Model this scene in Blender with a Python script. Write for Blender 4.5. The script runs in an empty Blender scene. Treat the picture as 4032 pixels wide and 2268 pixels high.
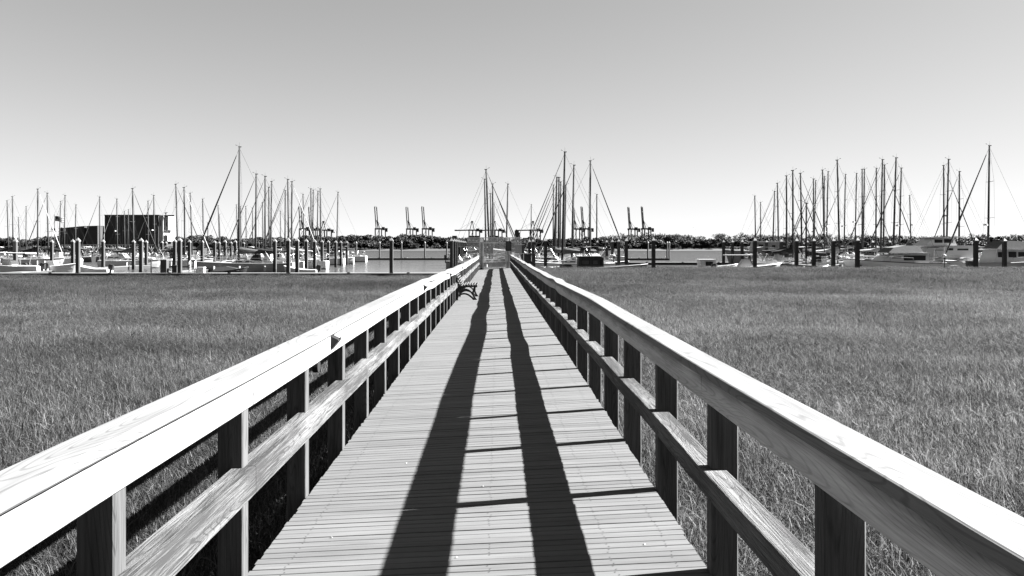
import bpy, math, random
import numpy as np
from mathutils import Vector, Matrix
random.seed(7)
rng = np.random.default_rng(7)
R = math.radians
scene = bpy.context.scene
C = scene.collection

# ---------------------------------------------------------------- camera
F = 3100.0            # focal length in photograph pixels (4032 wide)
CX, CY, CZ = 1960.0, 968.0, 3.2
cam = bpy.data.cameras.new('camera')
cam.sensor_width = 36.0
cam.lens = 36.0 * F / 4032.0
cam.shift_x = (2016 - CX) / 4032.0
cam.shift_y = -(1134 - CY) / 4032.0
cam.clip_start = 0.05
cam.clip_end = 20000
camo = bpy.data.objects.new('camera', cam)
C.objects.link(camo)
camo.location = (0, 0, CZ)
camo.rotation_euler = (R(90), 0, 0)
scene.camera = camo

# ---------------------------------------------------------------- sky, sun, exposure
SUN_AZ, SUN_EL = R(90 - 6), R(34.2)          # azimuth measured from +Y towards +X
world = bpy.data.worlds.new('World')
scene.world = world
world.use_nodes = True
wn = world.node_tree
bg = wn.nodes['Background']
sky = wn.nodes.new('ShaderNodeTexSky')
sky.sky_type = 'NISHITA'
sky.sun_disc = False
sky.sun_elevation = SUN_EL
sky.sun_rotation = SUN_AZ
sky.altitude = 0
sky.air_density = 0.2
sky.dust_density = 0.22
sky.ozone_density = 1.0
sep = wn.nodes.new('ShaderNodeSeparateColor')
wn.links.new(sky.outputs[0], sep.inputs[0])
mx = wn.nodes.new('ShaderNodeMix')            # monochrome film behind a red filter
mx.data_type = 'FLOAT'
mx.inputs[0].default_value = 1.0
wn.links.new(sep.outputs[0], mx.inputs[2])
wn.links.new(sep.outputs[1], mx.inputs[3])
comb = wn.nodes.new('ShaderNodeCombineColor')
# film-like shoulder on the sky's brightness: v / (v + c) * k
fa = wn.nodes.new('ShaderNodeMath'); fa.operation = 'ADD'; fa.inputs[1].default_value = 1.6
fd = wn.nodes.new('ShaderNodeMath'); fd.operation = 'DIVIDE'
film = wn.nodes.new('ShaderNodeMath'); film.operation = 'MULTIPLY'; film.inputs[1].default_value = 2.42
wn.links.new(mx.outputs[0], fa.inputs[0]); wn.links.new(mx.outputs[0], fd.inputs[0]); wn.links.new(fa.outputs[0], fd.inputs[1])
wn.links.new(fd.outputs[0], film.inputs[0])
for i in range(3):
    wn.links.new(film.outputs[0], comb.inputs[i])
wn.links.new(comb.outputs[0], bg.inputs[0])
bg.inputs[1].default_value = 0.05
sun = bpy.data.lights.new('sun', 'SUN')
sun.energy = 5.0
sun.angle = R(0.53)
sun.color = (1, 1, 1)
suno = bpy.data.objects.new('sun', sun)
C.objects.link(suno)
sdir = Vector((math.sin(SUN_AZ) * math.cos(SUN_EL), math.cos(SUN_AZ) * math.cos(SUN_EL), math.sin(SUN_EL)))
suno.rotation_euler = sdir.to_track_quat('Z', 'Y').to_euler()
suno.location = (20, 5, 20)
scene.view_settings.view_transform = 'Standard'
scene.view_settings.look = 'None'
scene.view_settings.gamma = 1
scene.view_settings.use_curve_mapping = False
scene.view_settings.exposure = 3.6
scene.render.engine = 'CYCLES'
scene.cycles.use_denoising = True
scene.cycles.max_bounces = 6
scene.cycles.diffuse_bounces = 3
scene.cycles.caustics_reflective = False
scene.cycles.caustics_refractive = False
scene.render.film_transparent = False

def at(px, py, Y):
    return Vector(((px - CX) * Y / F, Y, CZ - (py - CY) * Y / F))

# ---------------------------------------------------------------- helpers
class MB:
    def __init__(s):
        s.v, s.f, s.m = [], [], []
    def add(s, vs, fs, mi=0):
        o = len(s.v)
        s.v += [tuple(v) for v in vs]
        s.f += [tuple(i + o for i in f) for f in fs]
        s.m += [mi] * len(fs)
        return s
    def box(s, x0, x1, y0, y1, z0, z1, mi=0):
        return s.add([(x0,y0,z0),(x1,y0,z0),(x1,y1,z0),(x0,y1,z0),(x0,y0,z1),(x1,y0,z1),(x1,y1,z1),(x0,y1,z1)],
                     [(0,3,2,1),(4,5,6,7),(0,1,5,4),(1,2,6,5),(2,3,7,6),(3,0,4,7)], mi)
    def bar(s, a, b, w, h, mi=0):
        a, b = Vector(a), Vector(b)
        d = (b - a).normalized()
        up = Vector((0,0,1)) if abs(d.z) < .95 else Vector((0,1,0))
        r = d.cross(up).normalized() * (w / 2)
        u = r.cross(d).normalized() * (h / 2)
        vs = [p + q for p in (a, b) for q in (-r-u, r-u, r+u, -r+u)]
        return s.add(vs, [(0,1,2,3),(7,6,5,4),(0,4,5,1),(1,5,6,2),(2,6,7,3),(3,7,4,0)], mi)
    def tube(s, a, b, r0, r1=None, n=6, mi=0):
        r1 = r0 if r1 is None else r1
        a, b = Vector(a), Vector(b)
        d = (b - a).normalized()
        up = Vector((0,0,1)) if abs(d.z) < .95 else Vector((1,0,0))
        x = d.cross(up).normalized(); y = x.cross(d)
        vs = []
        for p, r in ((a, r0), (b, r1)):
            for k in range(n):
                t = 2*math.pi*k/n
                vs.append(p + x*math.cos(t)*r + y*math.sin(t)*r)
        fs = [(k, (k+1) % n, n+(k+1) % n, n+k) for k in range(n)]
        fs += [tuple(range(n))[::-1], tuple(range(n, 2*n))]
        return s.add(vs, fs, mi)
    def path(s, pts, r, n=6, mi=0):
        for a, b in zip(pts[:-1], pts[1:]):
            s.tube(a, b, r, r, n, mi)
        return s
    def prism(s, prof, y0, y1, inset=0, zc=None, mi=0):
        """side profile (x,z) extruded across y; the top may be inset towards the middle"""
        n = len(prof)
        zs = [p[1] for p in prof]; zlo, zhi = min(zs), max(zs)
        def ins(z):
            return inset * (z - zlo) / max(1e-6, zhi - zlo)
        vs = [(x, y0 + ins(z), z) for x, z in prof] + [(x, y1 - ins(z), z) for x, z in prof]
        fs = [tuple(range(n)), tuple(range(2*n-1, n-1, -1))]
        fs += [(k, n+k, n+(k+1) % n, (k+1) % n) for k in range(n)]
        return s.add(vs, fs, mi)
    def loft(s, rings, closed=True, caps=True, mi=0):
        n = len(rings[0]); vs = [p for r in rings for p in r]; fs = []
        for i in range(len(rings)-1):
            for k in range(n if closed else n-1):
                k2 = (k+1) % n
                fs.append((i*n+k, i*n+k2, (i+1)*n+k2, (i+1)*n+k))
        if caps:
            fs.append(tuple(range(n))[::-1]); fs.append(tuple(range((len(rings)-1)*n, len(rings)*n)))
        return s.add(vs, fs, mi)
    def build(s, name, mats, parent=None, smooth=False):
        me = bpy.data.meshes.new(name)
        me.from_pydata(s.v, [], s.f)
        if not isinstance(mats, (list, tuple)): mats = [mats]
        for m in mats: me.materials.append(m)
        if any(s.m): me.polygons.foreach_set('material_index', s.m)
        if smooth: me.shade_smooth()
        me.validate(); me.update()
        o = bpy.data.objects.new(name, me)
        C.objects.link(o)
        if parent: o.parent = parent
        return o

def tag(o, label=None, cat=None, group=None, kind=None):
    if label: o['label'] = label
    if cat: o['category'] = cat
    if group: o['group'] = group
    if kind: o['kind'] = kind
    return o
def empty(name, loc, rz, label, cat, group=None):
    o = bpy.data.objects.new(name, None)
    C.objects.link(o); o.location = loc; o.rotation_euler = (0, 0, rz)
    o.empty_display_size = .2
    return tag(o, label, cat, group)
def copy_tree(o, loc, rz=None, label=None, scale=None):
    def rec(a, par):
        c = a.copy(); C.objects.link(c)
        if par: c.parent = par
        for ch in a.children: rec(ch, c)
        return c
    r = rec(o, None)
    r.location = loc
    if rz is not None: r.rotation_euler = (0, 0, rz)
    if scale is not None: r.scale = scale
    if label: r['label'] = label
    return r
ONES = ['first','second','third','fourth','fifth','sixth','seventh','eighth','ninth','tenth','eleventh','twelfth','thirteenth','fourteenth','fifteenth','sixteenth','seventeenth','eighteenth','nineteenth']
TENS = {20:'twent',30:'thirt',40:'fort',50:'fift'}
def ordinal(n):
    if n < 20: return ONES[n-1]
    t = n // 10 * 10
    return TENS[t] + 'ieth' if n == t else TENS[t] + 'y-' + ONES[n-t-1]

# ---------------------------------------------------------------- materials
ALB = .70      # every surface a touch darker for the longer exposure
def mat(name, g, rough=.7, spec=.3, metal=0, vary=0, scale=(1,1,1), bump=0, bscale=30, g2=None, detail=4, contrast=1.0, coord='Object'):
    g = g*ALB
    m = bpy.data.materials.new(name); m.use_nodes = True
    nt = m.node_tree; b = nt.nodes['Principled BSDF']
    b.inputs['Base Color'].default_value = (g, g, g, 1)
    b.inputs['Roughness'].default_value = rough
    b.inputs['Specular IOR Level'].default_value = spec
    b.inputs['Metallic'].default_value = metal
    if vary or bump:
        tc = nt.nodes.new('ShaderNodeTexCoord'); mp = nt.nodes.new('ShaderNodeMapping')
        mp.inputs['Scale'].default_value = scale
        nt.links.new(tc.outputs[coord], mp.inputs[0])
        no = nt.nodes.new('ShaderNodeTexNoise'); no.inputs['Scale'].default_value = 1; no.inputs['Detail'].default_value = detail
        no.inputs['Roughness'].default_value = .6
        nt.links.new(mp.outputs[0], no.inputs['Vector'])
        if vary:
            mr = nt.nodes.new('ShaderNodeMapRange')
            mr.inputs[1].default_value = .5 - .22/contrast; mr.inputs[2].default_value = .5 + .22/contrast
            lo = g*(1-vary); hi = g*(1+vary) if g2 is None else g2
            mr.inputs[3].default_value = lo; mr.inputs[4].default_value = hi
            nt.links.new(no.outputs[0], mr.inputs[0]); nt.links.new(mr.outputs[0], b.inputs['Base Color'])
        if bump:
            bp = nt.nodes.new('ShaderNodeBump'); bp.inputs['Strength'].default_value = bump; bp.inputs['Distance'].default_value = .01
            nt.links.new(no.outputs[0], bp.inputs['Height']); nt.links.new(bp.outputs[0], b.inputs['Normal'])
    return m

def N(nt, t, **kw):
    n = nt.nodes.new(t)
    for k, v in kw.items(): setattr(n, k, v)
    return n
def wood(name, base, dark, streak=.5, axis='Y', ring=0.0, bump=.4, fine=60.0, stain=0.0, spec=.15, per_island=0.0, zlow=None, mildew=None):
    """long-grain timber: fine fibres + broad cathedral rings + blotches, along Y (rails) or Z (posts)"""
    base, dark = base*ALB, dark*ALB
    m = bpy.data.materials.new(name); m.use_nodes = True
    nt = m.node_tree; L = nt.links; b = nt.nodes['Principled BSDF']
    b.inputs['Roughness'].default_value = .8; b.inputs['Specular IOR Level'].default_value = spec
    tc = N(nt, 'ShaderNodeTexCoord')
    def mapped(sc):
        mp = N(nt, 'ShaderNodeMapping')
        mp.inputs['Scale'].default_value = sc if axis == 'Y' else ((sc[0], sc[2], sc[1]) if axis == 'Z' else (sc[1], sc[0], sc[2]))
        L.new(tc.outputs['Object'], mp.inputs[0]); return mp
    n1 = N(nt, 'ShaderNodeTexNoise'); n1.inputs['Scale'].default_value = 1; n1.inputs['Detail'].default_value = 5; n1.inputs['Roughness'].default_value = .65
    L.new(mapped((fine, fine*.035, fine)).outputs[0], n1.inputs['Vector'])
    n2 = N(nt, 'ShaderNodeTexNoise'); n2.inputs['Scale'].default_value = 1; n2.inputs['Detail'].default_value = 3
    L.new(mapped((9, .9, 9)).outputs[0], n2.inputs['Vector'])
    # rings: iso-lines of a stretched noise
    n3 = N(nt, 'ShaderNodeTexNoise'); n3.inputs['Scale'].default_value = 1; n3.inputs['Detail'].default_value = 1.5
    L.new(mapped((5, .42, 5)).outputs[0], n3.inputs['Vector'])
    mu = N(nt, 'ShaderNodeMath', operation='MULTIPLY'); mu.inputs[1].default_value = 44 * 6.283
    L.new(n3.outputs[0], mu.inputs[0])
    si = N(nt, 'ShaderNodeMath', operation='SINE'); L.new(mu.outputs[0], si.inputs[0])
    rg = N(nt, 'ShaderNodeMapRange'); rg.inputs[1].default_value = .55; rg.inputs[2].default_value = 1.0
    L.new(si.outputs[0], rg.inputs[0])
    a = N(nt, 'ShaderNodeMapRange'); a.inputs[1].default_value = .38; a.inputs[2].default_value = .66
    L.new(n1.outputs[0], a.inputs[0])
    c = N(nt, 'ShaderNodeMapRange'); c.inputs[1].default_value = .35; c.inputs[2].default_value = .65
    L.new(n2.outputs[0], c.inputs[0])
    def math2(op, x, y):
        q = N(nt, 'ShaderNodeMath', operation=op)
        for i, z in enumerate((x, y)):
            if isinstance(z, (int, float)): q.inputs[i].default_value = z
            else: L.new(z, q.inputs[i])
        return q.outputs[0]
    # dark amount
    d = math2('MULTIPLY', a.outputs[0], streak)
    d = math2('ADD', d, math2('MULTIPLY', c.outputs[0], stain))
    d = math2('ADD', d, math2('MULTIPLY', rg.outputs[0], ring))
    dd = N(nt, 'ShaderNodeMath', operation='ADD', use_clamp=True); L.new(d, dd.inputs[0]); dd.inputs[1].default_value = 0
    mr = N(nt, 'ShaderNodeMapRange'); mr.inputs[3].default_value = base; mr.inputs[4].default_value = dark
    L.new(dd.outputs[0], mr.inputs[0])
    out = mr.outputs[0]
    if per_island:
        ge = N(nt, 'ShaderNodeNewGeometry')
        pr = N(nt, 'ShaderNodeMapRange'); pr.inputs[3].default_value = 1-per_island; pr.inputs[4].default_value = 1+per_island
        L.new(ge.outputs['Random Per Island'], pr.inputs[0])
        out = math2('MULTIPLY', out, pr.outputs[0])
    if zlow is not None:      # tide-line dirt at the foot
        sx = N(nt, 'ShaderNodeSeparateXYZ'); L.new(tc.outputs['Object'], sx.inputs[0])
        zr = N(nt, 'ShaderNodeMapRange'); zr.inputs[1].default_value = zlow[0]; zr.inputs[2].default_value = zlow[1]
        zr.inputs[3].default_value = zlow[2]; zr.inputs[4].default_value = 1
        L.new(sx.outputs[2], zr.inputs[0]); out = math2('MULTIPLY', out, zr.outputs[0])
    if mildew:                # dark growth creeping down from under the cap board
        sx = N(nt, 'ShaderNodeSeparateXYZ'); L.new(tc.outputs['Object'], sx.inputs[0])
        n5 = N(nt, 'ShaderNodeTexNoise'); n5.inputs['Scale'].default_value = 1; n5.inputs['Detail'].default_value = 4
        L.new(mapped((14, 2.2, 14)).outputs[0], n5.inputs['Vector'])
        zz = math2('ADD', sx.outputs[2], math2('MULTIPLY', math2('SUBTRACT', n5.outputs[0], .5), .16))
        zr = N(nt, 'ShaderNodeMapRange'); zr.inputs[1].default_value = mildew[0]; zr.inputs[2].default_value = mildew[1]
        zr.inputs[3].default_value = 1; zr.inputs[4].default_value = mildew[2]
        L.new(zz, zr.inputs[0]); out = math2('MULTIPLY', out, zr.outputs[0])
    L.new(out, b.inputs['Base Color'])
    bp = N(nt, 'ShaderNodeBump'); bp.inputs['Strength'].default_value = bump; bp.inputs['Distance'].default_value = .004
    hb = math2('SUBTRACT', 1.0, dd.outputs[0]); L.new(hb, bp.inputs['Height']); L.new(bp.outputs[0], b.inputs['Normal'])
    return m

M = {}
M['cap'] = wood('pale_composite_cap', .158, .06, streak=.30, ring=.4, stain=.35, bump=.12, fine=110)
M['fascia'] = wood('pale_composite_fascia', .22, .095, streak=.35, ring=.42, stain=.40, bump=.12, fine=110)
M['fascia_stained_lifted'] = wood('mildewed_fascia_shade_lifted', .55, .22, streak=.4, ring=.28, stain=.35, bump=.12, fine=110, mildew=(2.525, 2.60, .42))  # base made paler than the sunlit copy to lift its shade; mildewed top
M['midrail'] = wood('weathered_mid_rail', .125, .022, streak=.65, ring=.25, stain=.7, bump=1.2, fine=100)
M['post'] = wood('weathered_post', .072, .014, streak=.5, ring=.25, stain=.35, axis='Z', bump=.6, fine=70)
M['deck'] = wood('deck_board', .098, .055, streak=.4, ring=0, stain=.45, axis='X', bump=.25, fine=60, per_island=.07)
M['slat'] = mat('bench_slat', .05, rough=.5, vary=.2, scale=(30,2,30))
M['joist'] = mat('deck_framing', .05, vary=.3, scale=(20,2,20))
M['screw'] = mat('screw_head', .01, rough=.5)
M['black'] = mat('black_paint', .015, rough=.45)
M['iron'] = mat('cast_iron', .012, rough=.5, vary=.3, scale=(20,20,20))
M['aluminium'] = mat('anodised_mast', .04, rough=.85, metal=0, spec=.03, vary=.1, scale=(1,1,1))
M['dark_mast'] = mat('dark_mast', .015, rough=.85, spec=.03)
M['wire'] = mat('rigging_wire', .02, rough=.85, spec=.03)
M['white_gel'] = mat('white_gelcoat', .52, rough=.3, spec=.4, vary=.08, scale=(.6,.6,2))
M['cream_gel'] = mat('cream_gelcoat', .42, rough=.35, spec=.4, vary=.08, scale=(.6,.6,2))
M['grey_gel'] = mat('grey_gelcoat', .18, rough=.35, spec=.4, vary=.08, scale=(.6,.6,2))
M['dark_gel'] = mat('dark_gelcoat', .025, rough=.25, spec=.5)
M['antifoul'] = mat('bottom_paint', .02, rough=.8)
M['canvas_dark'] = mat('dark_canvas', .012, rough=.9, vary=.3, scale=(4,4,4))
M['canvas_grey'] = mat('grey_canvas', .06, rough=.9, vary=.2, scale=(4,4,4))
M['canvas_white'] = mat('white_canvas', .28, rough=.9, vary=.1, scale=(4,4,4))
M['glass'] = mat('tinted_glass', .004, rough=.35, spec=.15)
M['steel'] = mat('stainless', .3, rough=.25, metal=.6)
M['pile'] = mat('concrete_pile', .03, rough=.85, vary=.25, scale=(3,3,1.2), detail=6)
M['pile_dark'] = mat('pile_tide_band', .012, rough=.8, vary=.4, scale=(4,4,4))
M['pile_cap'] = mat('pile_cap_plastic', .13, rough=.6, vary=.06, scale=(3,3,3))
M['dock_top'] = mat('dock_decking', .10, rough=.8, vary=.15, scale=(.5,2,1))
M['dock_side'] = mat('dock_side', .02, rough=.8, vary=.3, scale=(1,1,4))
M['wall_dark'] = mat('dark_cladding', .022, rough=.8, vary=.35, scale=(.25,.25,.12), detail=3)
M['wall_mid'] = mat('block_cladding', .035, rough=.85, vary=.3, scale=(.2,.2,.5))
M['wall_white'] = mat('white_render', .25, rough=.8, vary=.06, scale=(.4,.4,.4))
M['crane'] = mat('crane_paint', .028, rough=.6, vary=.2, scale=(.1,.1,.1))
M['container'] = mat('container_paint', .022, rough=.7, vary=.6, scale=(.08,.5,.35), detail=2)
M['bark'] = mat('bark', .03, rough=.9, vary=.3, scale=(2,2,2))
M['rope'] = mat('fender_rubber', .3, rough=.6)
M['bronze'] = mat('sign_face', .012, rough=.4)
M['sign_text'] = mat('sign_lettering', .09, rough=.6)
M['gate'] = mat('galvanised_gate', .6, rough=.5, spec=.4, vary=.2, scale=(4,4,4))

def leafy(name, lo, hi, scale, trans=0.0):
    lo, hi = lo*ALB, hi*ALB
    m = bpy.data.materials.new(name); m.use_nodes = True
    nt = m.node_tree; L = nt.links; b = nt.nodes['Principled BSDF']
    b.inputs['Roughness'].default_value = .7; b.inputs['Specular IOR Level'].default_value = .15
    ge = N(nt, 'ShaderNodeNewGeometry')
    oi = N(nt, 'ShaderNodeObjectInfo')
    no = N(nt, 'ShaderNodeTexNoise'); no.inputs['Scale'].default_value = scale; no.inputs['Detail'].default_value = 3
    L.new(ge.outputs['Position'], no.inputs['Vector'])
    r = N(nt, 'ShaderNodeMapRange'); r.inputs[1].default_value = .35; r.inputs[2].default_value = .65; r.inputs[3].default_value = lo; r.inputs[4].default_value = hi
    L.new(no.outputs[0], r.inputs[0])
    p = N(nt, 'ShaderNodeMapRange'); p.inputs[3].default_value = .6; p.inputs[4].default_value = 1.4
    L.new(ge.outputs['Random Per Island'], p.inputs[0])
    mu = N(nt, 'ShaderNodeMath', operation='MULTIPLY'); L.new(r.outputs[0], mu.inputs[0]); L.new(p.outputs[0], mu.inputs[1])
    L.new(mu.outputs[0], b.inputs['Base Color'])
    return m
M['leaf_dark'] = leafy('evergreen_leaves', .005, .012, .2)
M['leaf_mid'] = leafy('shrub_leaves', .014, .03, .2)
M['twig'] = leafy('bare_twigs', .02, .045, .3)

def grass_mat():
    m = bpy.data.materials.new('marsh_grass'); m.use_nodes = True
    nt = m.node_tree; L = nt.links; b = nt.nodes['Principled BSDF']
    b.inputs['Roughness'].default_value = .65; b.inputs['Specular IOR Level'].default_value = .2
    ge = N(nt, 'ShaderNodeNewGeometry')
    mp = N(nt, 'ShaderNodeMapping'); mp.inputs['Scale'].default_value = (.05, .11, 0)
    L.new(ge.outputs['Position'], mp.inputs[0])
    no = N(nt, 'ShaderNodeTexNoise'); no.inputs['Scale'].default_value = 1; no.inputs['Detail'].default_value = 4; no.inputs['Roughness'].default_value = .6
    L.new(mp.outputs[0], no.inputs['Vector'])
    r = N(nt, 'ShaderNodeMapRange'); r.inputs[1].default_value = .36; r.inputs[2].default_value = .64; r.inputs[3].default_value = .55; r.inputs[4].default_value = 1.4
    L.new(no.outputs[0], r.inputs[0])
    # the taller, darker stand near the water
    sx = N(nt, 'ShaderNodeSeparateXYZ'); L.new(ge.outputs['Position'], sx.inputs[0])
    n2 = N(nt, 'ShaderNodeTexNoise'); n2.inputs['Scale'].default_value = .12; n2.inputs['Detail'].default_value = 3
    L.new(ge.outputs['Position'], n2.inputs['Vector'])
    ad = N(nt, 'ShaderNodeMath', operation='MULTIPLY_ADD'); L.new(n2.outputs[0], ad.inputs[0]); ad.inputs[1].default_value = 22; L.new(sx.outputs[1], ad.inputs[2])
    st = N(nt, 'ShaderNodeMapRange'); st.inputs[1].default_value = 52; st.inputs[2].default_value = 58; st.inputs[3].default_value = 1; st.inputs[4].default_value = .62
    L.new(ad.outputs[0], st.inputs[0])
    p = N(nt, 'ShaderNodeMapRange'); p.interpolation_type = 'SMOOTHERSTEP'; p.inputs[1].default_value = .0; p.inputs[2].default_value = 1; p.inputs[3].default_value = .018; p.inputs[4].default_value = .108
    pw = N(nt, 'ShaderNodeMath', operation='POWER'); L.new(ge.outputs['Random Per Island'], pw.inputs[0]); pw.inputs[1].default_value = 2.0
    L.new(pw.outputs[0], p.inputs[0])
    m1 = N(nt, 'ShaderNodeMath', operation='MULTIPLY'); L.new(r.outputs[0], m1.inputs[0]); L.new(p.outputs[0], m1.inputs[1])
    m2 = N(nt, 'ShaderNodeMath', operation='MULTIPLY'); L.new(m1.outputs[0], m2.inputs[0]); L.new(st.outputs[0], m2.inputs[1])
    L.new(m2.outputs[0], b.inputs['Base Color'])
    tl = N(nt, 'ShaderNodeBsdfTranslucent'); L.new(m2.outputs[0], tl.inputs[0])
    ms = N(nt, 'ShaderNodeMixShader'); ms.inputs[0].default_value = .5
    out = nt.nodes['Material Output']
    L.new(b.outputs[0], ms.inputs[1]); L.new(tl.outputs[0], ms.inputs[2]); L.new(ms.outputs[0], out.inputs[0])
    return m
M['grass'] = grass_mat()

# ---------------------------------------------------------------- ground, water, far bank
ground = MB(); nx = 90
M['mud'] = mat('marsh_mud', .02, rough=.8, vary=.4, scale=(.6,.6,.6))
def sheet(name, xs, ys, zf, m):
    g = MB()
    vs = [(x, y, zf(x, y)) for y in ys for x in xs]
    n = len(xs)
    fs = [(j*n+i, j*n+i+1, (j+1)*n+i+1, (j+1)*n+i) for j in range(len(ys)-1) for i in range(n-1)]
    g.add(vs, fs)
    return g.build(name, m, smooth=True)
def marsh_edge(x):
    return 67.5 + 1.0*math.sin(x*.21) if x < -1 else 84 + 1.2*math.sin(x*.17+1) - (3 if 3 < x < 14 else 0)
def mud_z(x, y):
    e = marsh_edge(x)
    t = min(1, max(0, (e + 5 - y) / 5))
    return -1.6 + 1.55*t + .03*math.sin(x*1.3)*math.cos(y*1.1)
tag(sheet('marsh_mud', list(np.linspace(-110, 110, 111)), list(np.linspace(-12, 92, 80)), mud_z, M['mud']), kind='structure')
wm = bpy.data.materials.new('harbour_water'); wm.use_nodes = True
nt = wm.node_tree; b = nt.nodes['Principled BSDF']
b.inputs['Base Color'].default_value = (.03,.03,.03,1); b.inputs['Roughness'].default_value = .16; b.inputs['IOR'].default_value = 1.33
b.inputs['Specular IOR Level'].default_value = .5
tc = N(nt, 'ShaderNodeTexCoord'); mp = N(nt, 'ShaderNodeMapping'); mp.inputs['Scale'].default_value = (.55, 1.1, 1)
nt.links.new(tc.outputs['Object'], mp.inputs[0])
n1 = N(nt, 'ShaderNodeTexNoise'); n1.inputs['Scale'].default_value = 1.6; n1.inputs['Detail'].default_value = 5; n1.inputs['Roughness'].default_value = .62
nt.links.new(mp.outputs[0], n1.inputs['Vector'])
sx = N(nt, 'ShaderNodeSeparateXYZ'); nt.links.new(tc.outputs['Object'], sx.inputs[0])
rr = N(nt, 'ShaderNodeMapRange'); rr.inputs[1].default_value = 100; rr.inputs[2].default_value = 185; rr.inputs[3].default_value = .06; rr.inputs[4].default_value = 1.0
nt.links.new(sx.outputs[1], rr.inputs[0])
bp = N(nt, 'ShaderNodeBump'); bp.inputs['Distance'].default_value = .8
nt.links.new(rr.outputs[0], bp.inputs['Strength'])
nt.links.new(n1.outputs[0], bp.inputs['Height']); nt.links.new(bp.outputs[0], b.inputs['Normal'])
M['water'] = wm
df = N(nt, 'ShaderNodeBsdfDiffuse'); df.inputs[0].default_value = (.02,.02,.02,1)
mf = N(nt, 'ShaderNodeMapRange'); mf.inputs[1].default_value = 95; mf.inputs[2].default_value = 185; mf.inputs[3].default_value = .86; mf.inputs[4].default_value = .36
nt.links.new(sx.outputs[1], mf.inputs[0])
ms_ = N(nt, 'ShaderNodeMixShader'); nt.links.new(mf.outputs[0], ms_.inputs[0]); nt.links.new(df.outputs[0], ms_.inputs[1]); nt.links.new(b.outputs[0], ms_.inputs[2])
nt.links.new(ms_.outputs[0], nt.nodes['Material Output'].inputs[0])
tag(sheet('water', [-9000,-2000,-500,0,500,2000,9000], [55,90,200,500,1500,4000,9000], lambda x,y: 0.0, wm), kind='structure')
M['bank'] = mat('far_marsh_bank', .03, rough=.9, vary=.35, scale=(.03,.2,1), detail=5)
M['land'] = mat('far_land', .015, rough=.9, vary=.3, scale=(.02,.02,1))
def bank_z(x, y):
    return -.8 + 2.0*min(1, max(0, (y-505)/12)) + .25*math.sin(x*.09)
tag(sheet('far_marsh', list(np.linspace(-900, 900, 181)), [500,506,512,520,540,600], bank_z, M['bank']), kind='structure')
tag(sheet('far_land', [-6000,-900,900,6000], [592,900,1900,2050,2500,7000], lambda x,y: 1.25 if y < 700 else 2.2, M['land']), kind='structure')

# ---------------------------------------------------------------- boardwalk
PITCH = 1.229
NP = 45
Y_END = 56.0
def bend(y): return -.095*max(0, min(1, (y-6)/46))**1.2 * (1 if y > 6 else 0)
wobL = np.interp(np.arange(0, 60, .25), np.arange(0, 62, 1.229), rng.normal(0, 1, 51)) 
_kn = rng.normal(0, 1, (8, 60))
def wob(i, y, a):
    t = y / PITCH + 3
    k = int(math.floor(t)); f = t - k; f = f*f*(3-2*f)
    return a * (_kn[i][k % 60]*(1-f) + _kn[i][(k+1) % 60]*f)
LZ = ([-5,5,8,11,14.6,19,22,31,52,60], [0,0,.010,.015,.004,-.03,-.048,-.085,-.10,-.10])
RZ = ([-5,4,8,13,15,19.5,24,38,60], [0,0,.016,-.008,-.016,-.034,-.044,-.05,-.06])
def sagL(y): return float(np.interp(y, *LZ))
def sagR(y): return float(np.interp(y, *RZ))
def amp(y): return .3 + .7*min(1, max(0, (y-7)/8))
XL, XR = -1.24, .99
def deck_z(x, y):
    zl = CZ - 1.628 + .55*sagL(y); zr = CZ - 1.523 + .55*sagR(y)
    t = (x - XL) / (XR - XL)
    return zl + (zr - zl)*t
bw = empty('boardwalk', (0, 0, 0), 0, 'long narrow boardwalk of cross planks running from the marsh to the gate', 'boardwalk')
d = MB(); pp = .0695
y = -1.4; k = 0
while y < Y_END + .6:
    g = .0055 + rng.random()*.003
    if rng.random() < .12: g += .004
    x0 = XL + .004 + rng.normal(0, .003) + bend(y); x1 = XR - .004 + rng.normal(0, .003) + bend(y)
    if y > Y_END: x0, x1 = -2.1, 1.9
    dz = rng.normal(0, .0007); tw = rng.normal(0, .0004)
    sk = .0
    a0, a1 = deck_z(x0, y)+dz-tw, deck_z(x1, y)+dz+tw
    ya, yb = y + g/2, y + pp - g/2
    c = .002
    # chamfered plank, three stations so it can cup a little
    rings = []
    for x, z in ((x0, a0), ((x0+x1)/2, (a0+a1)/2 + rng.normal(0, .0012)), (x1, a1)):
        rings.append([(x, ya, z-.03), (x, ya, z-c), (x, ya+c, z), (x, yb-c, z), (x, yb, z-c), (x, yb, z-.03)])
    d.loft(rings)
    y += pp; k += 1
d.build('deck_planks', M['deck'], bw)
s = MB()
for i in range(int(10/pp)):
    yy = 1.4 + i*pp
    for xc in (-1.06, -.5, -.045, .2, .56, .86):
        for q in (.016, .052):
            if rng.random() < .12: continue
            xx = xc + rng.normal(0, .006); y2 = yy + q + rng.normal(0, .002) + (-1.4 - 1.4) % pp
            z = deck_z(xx, y2) + .0016
            r = .0035
            s.add([(xx + r*math.cos(t), y2 + r*math.sin(t), z) for t in np.linspace(0, 2*math.pi, 7)[:-1]], [tuple(range(6))])
s.build('screw_heads', M['screw'], bw)
j = MB()
for xc in (-1.20, -.6, 0, .5, .95):
    for i in range(19):
        ya, yb = -1.4 + i*3.05, -1.4 + (i+1)*3.05 - .003
        zt = min(deck_z(xc, ya), deck_z(xc, yb)) - .034
        j.box(xc-.02+bend(ya), xc+.02+bend(ya), ya, yb, zt-.22, zt)
j.build('joists', M['joist'], bw)
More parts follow.
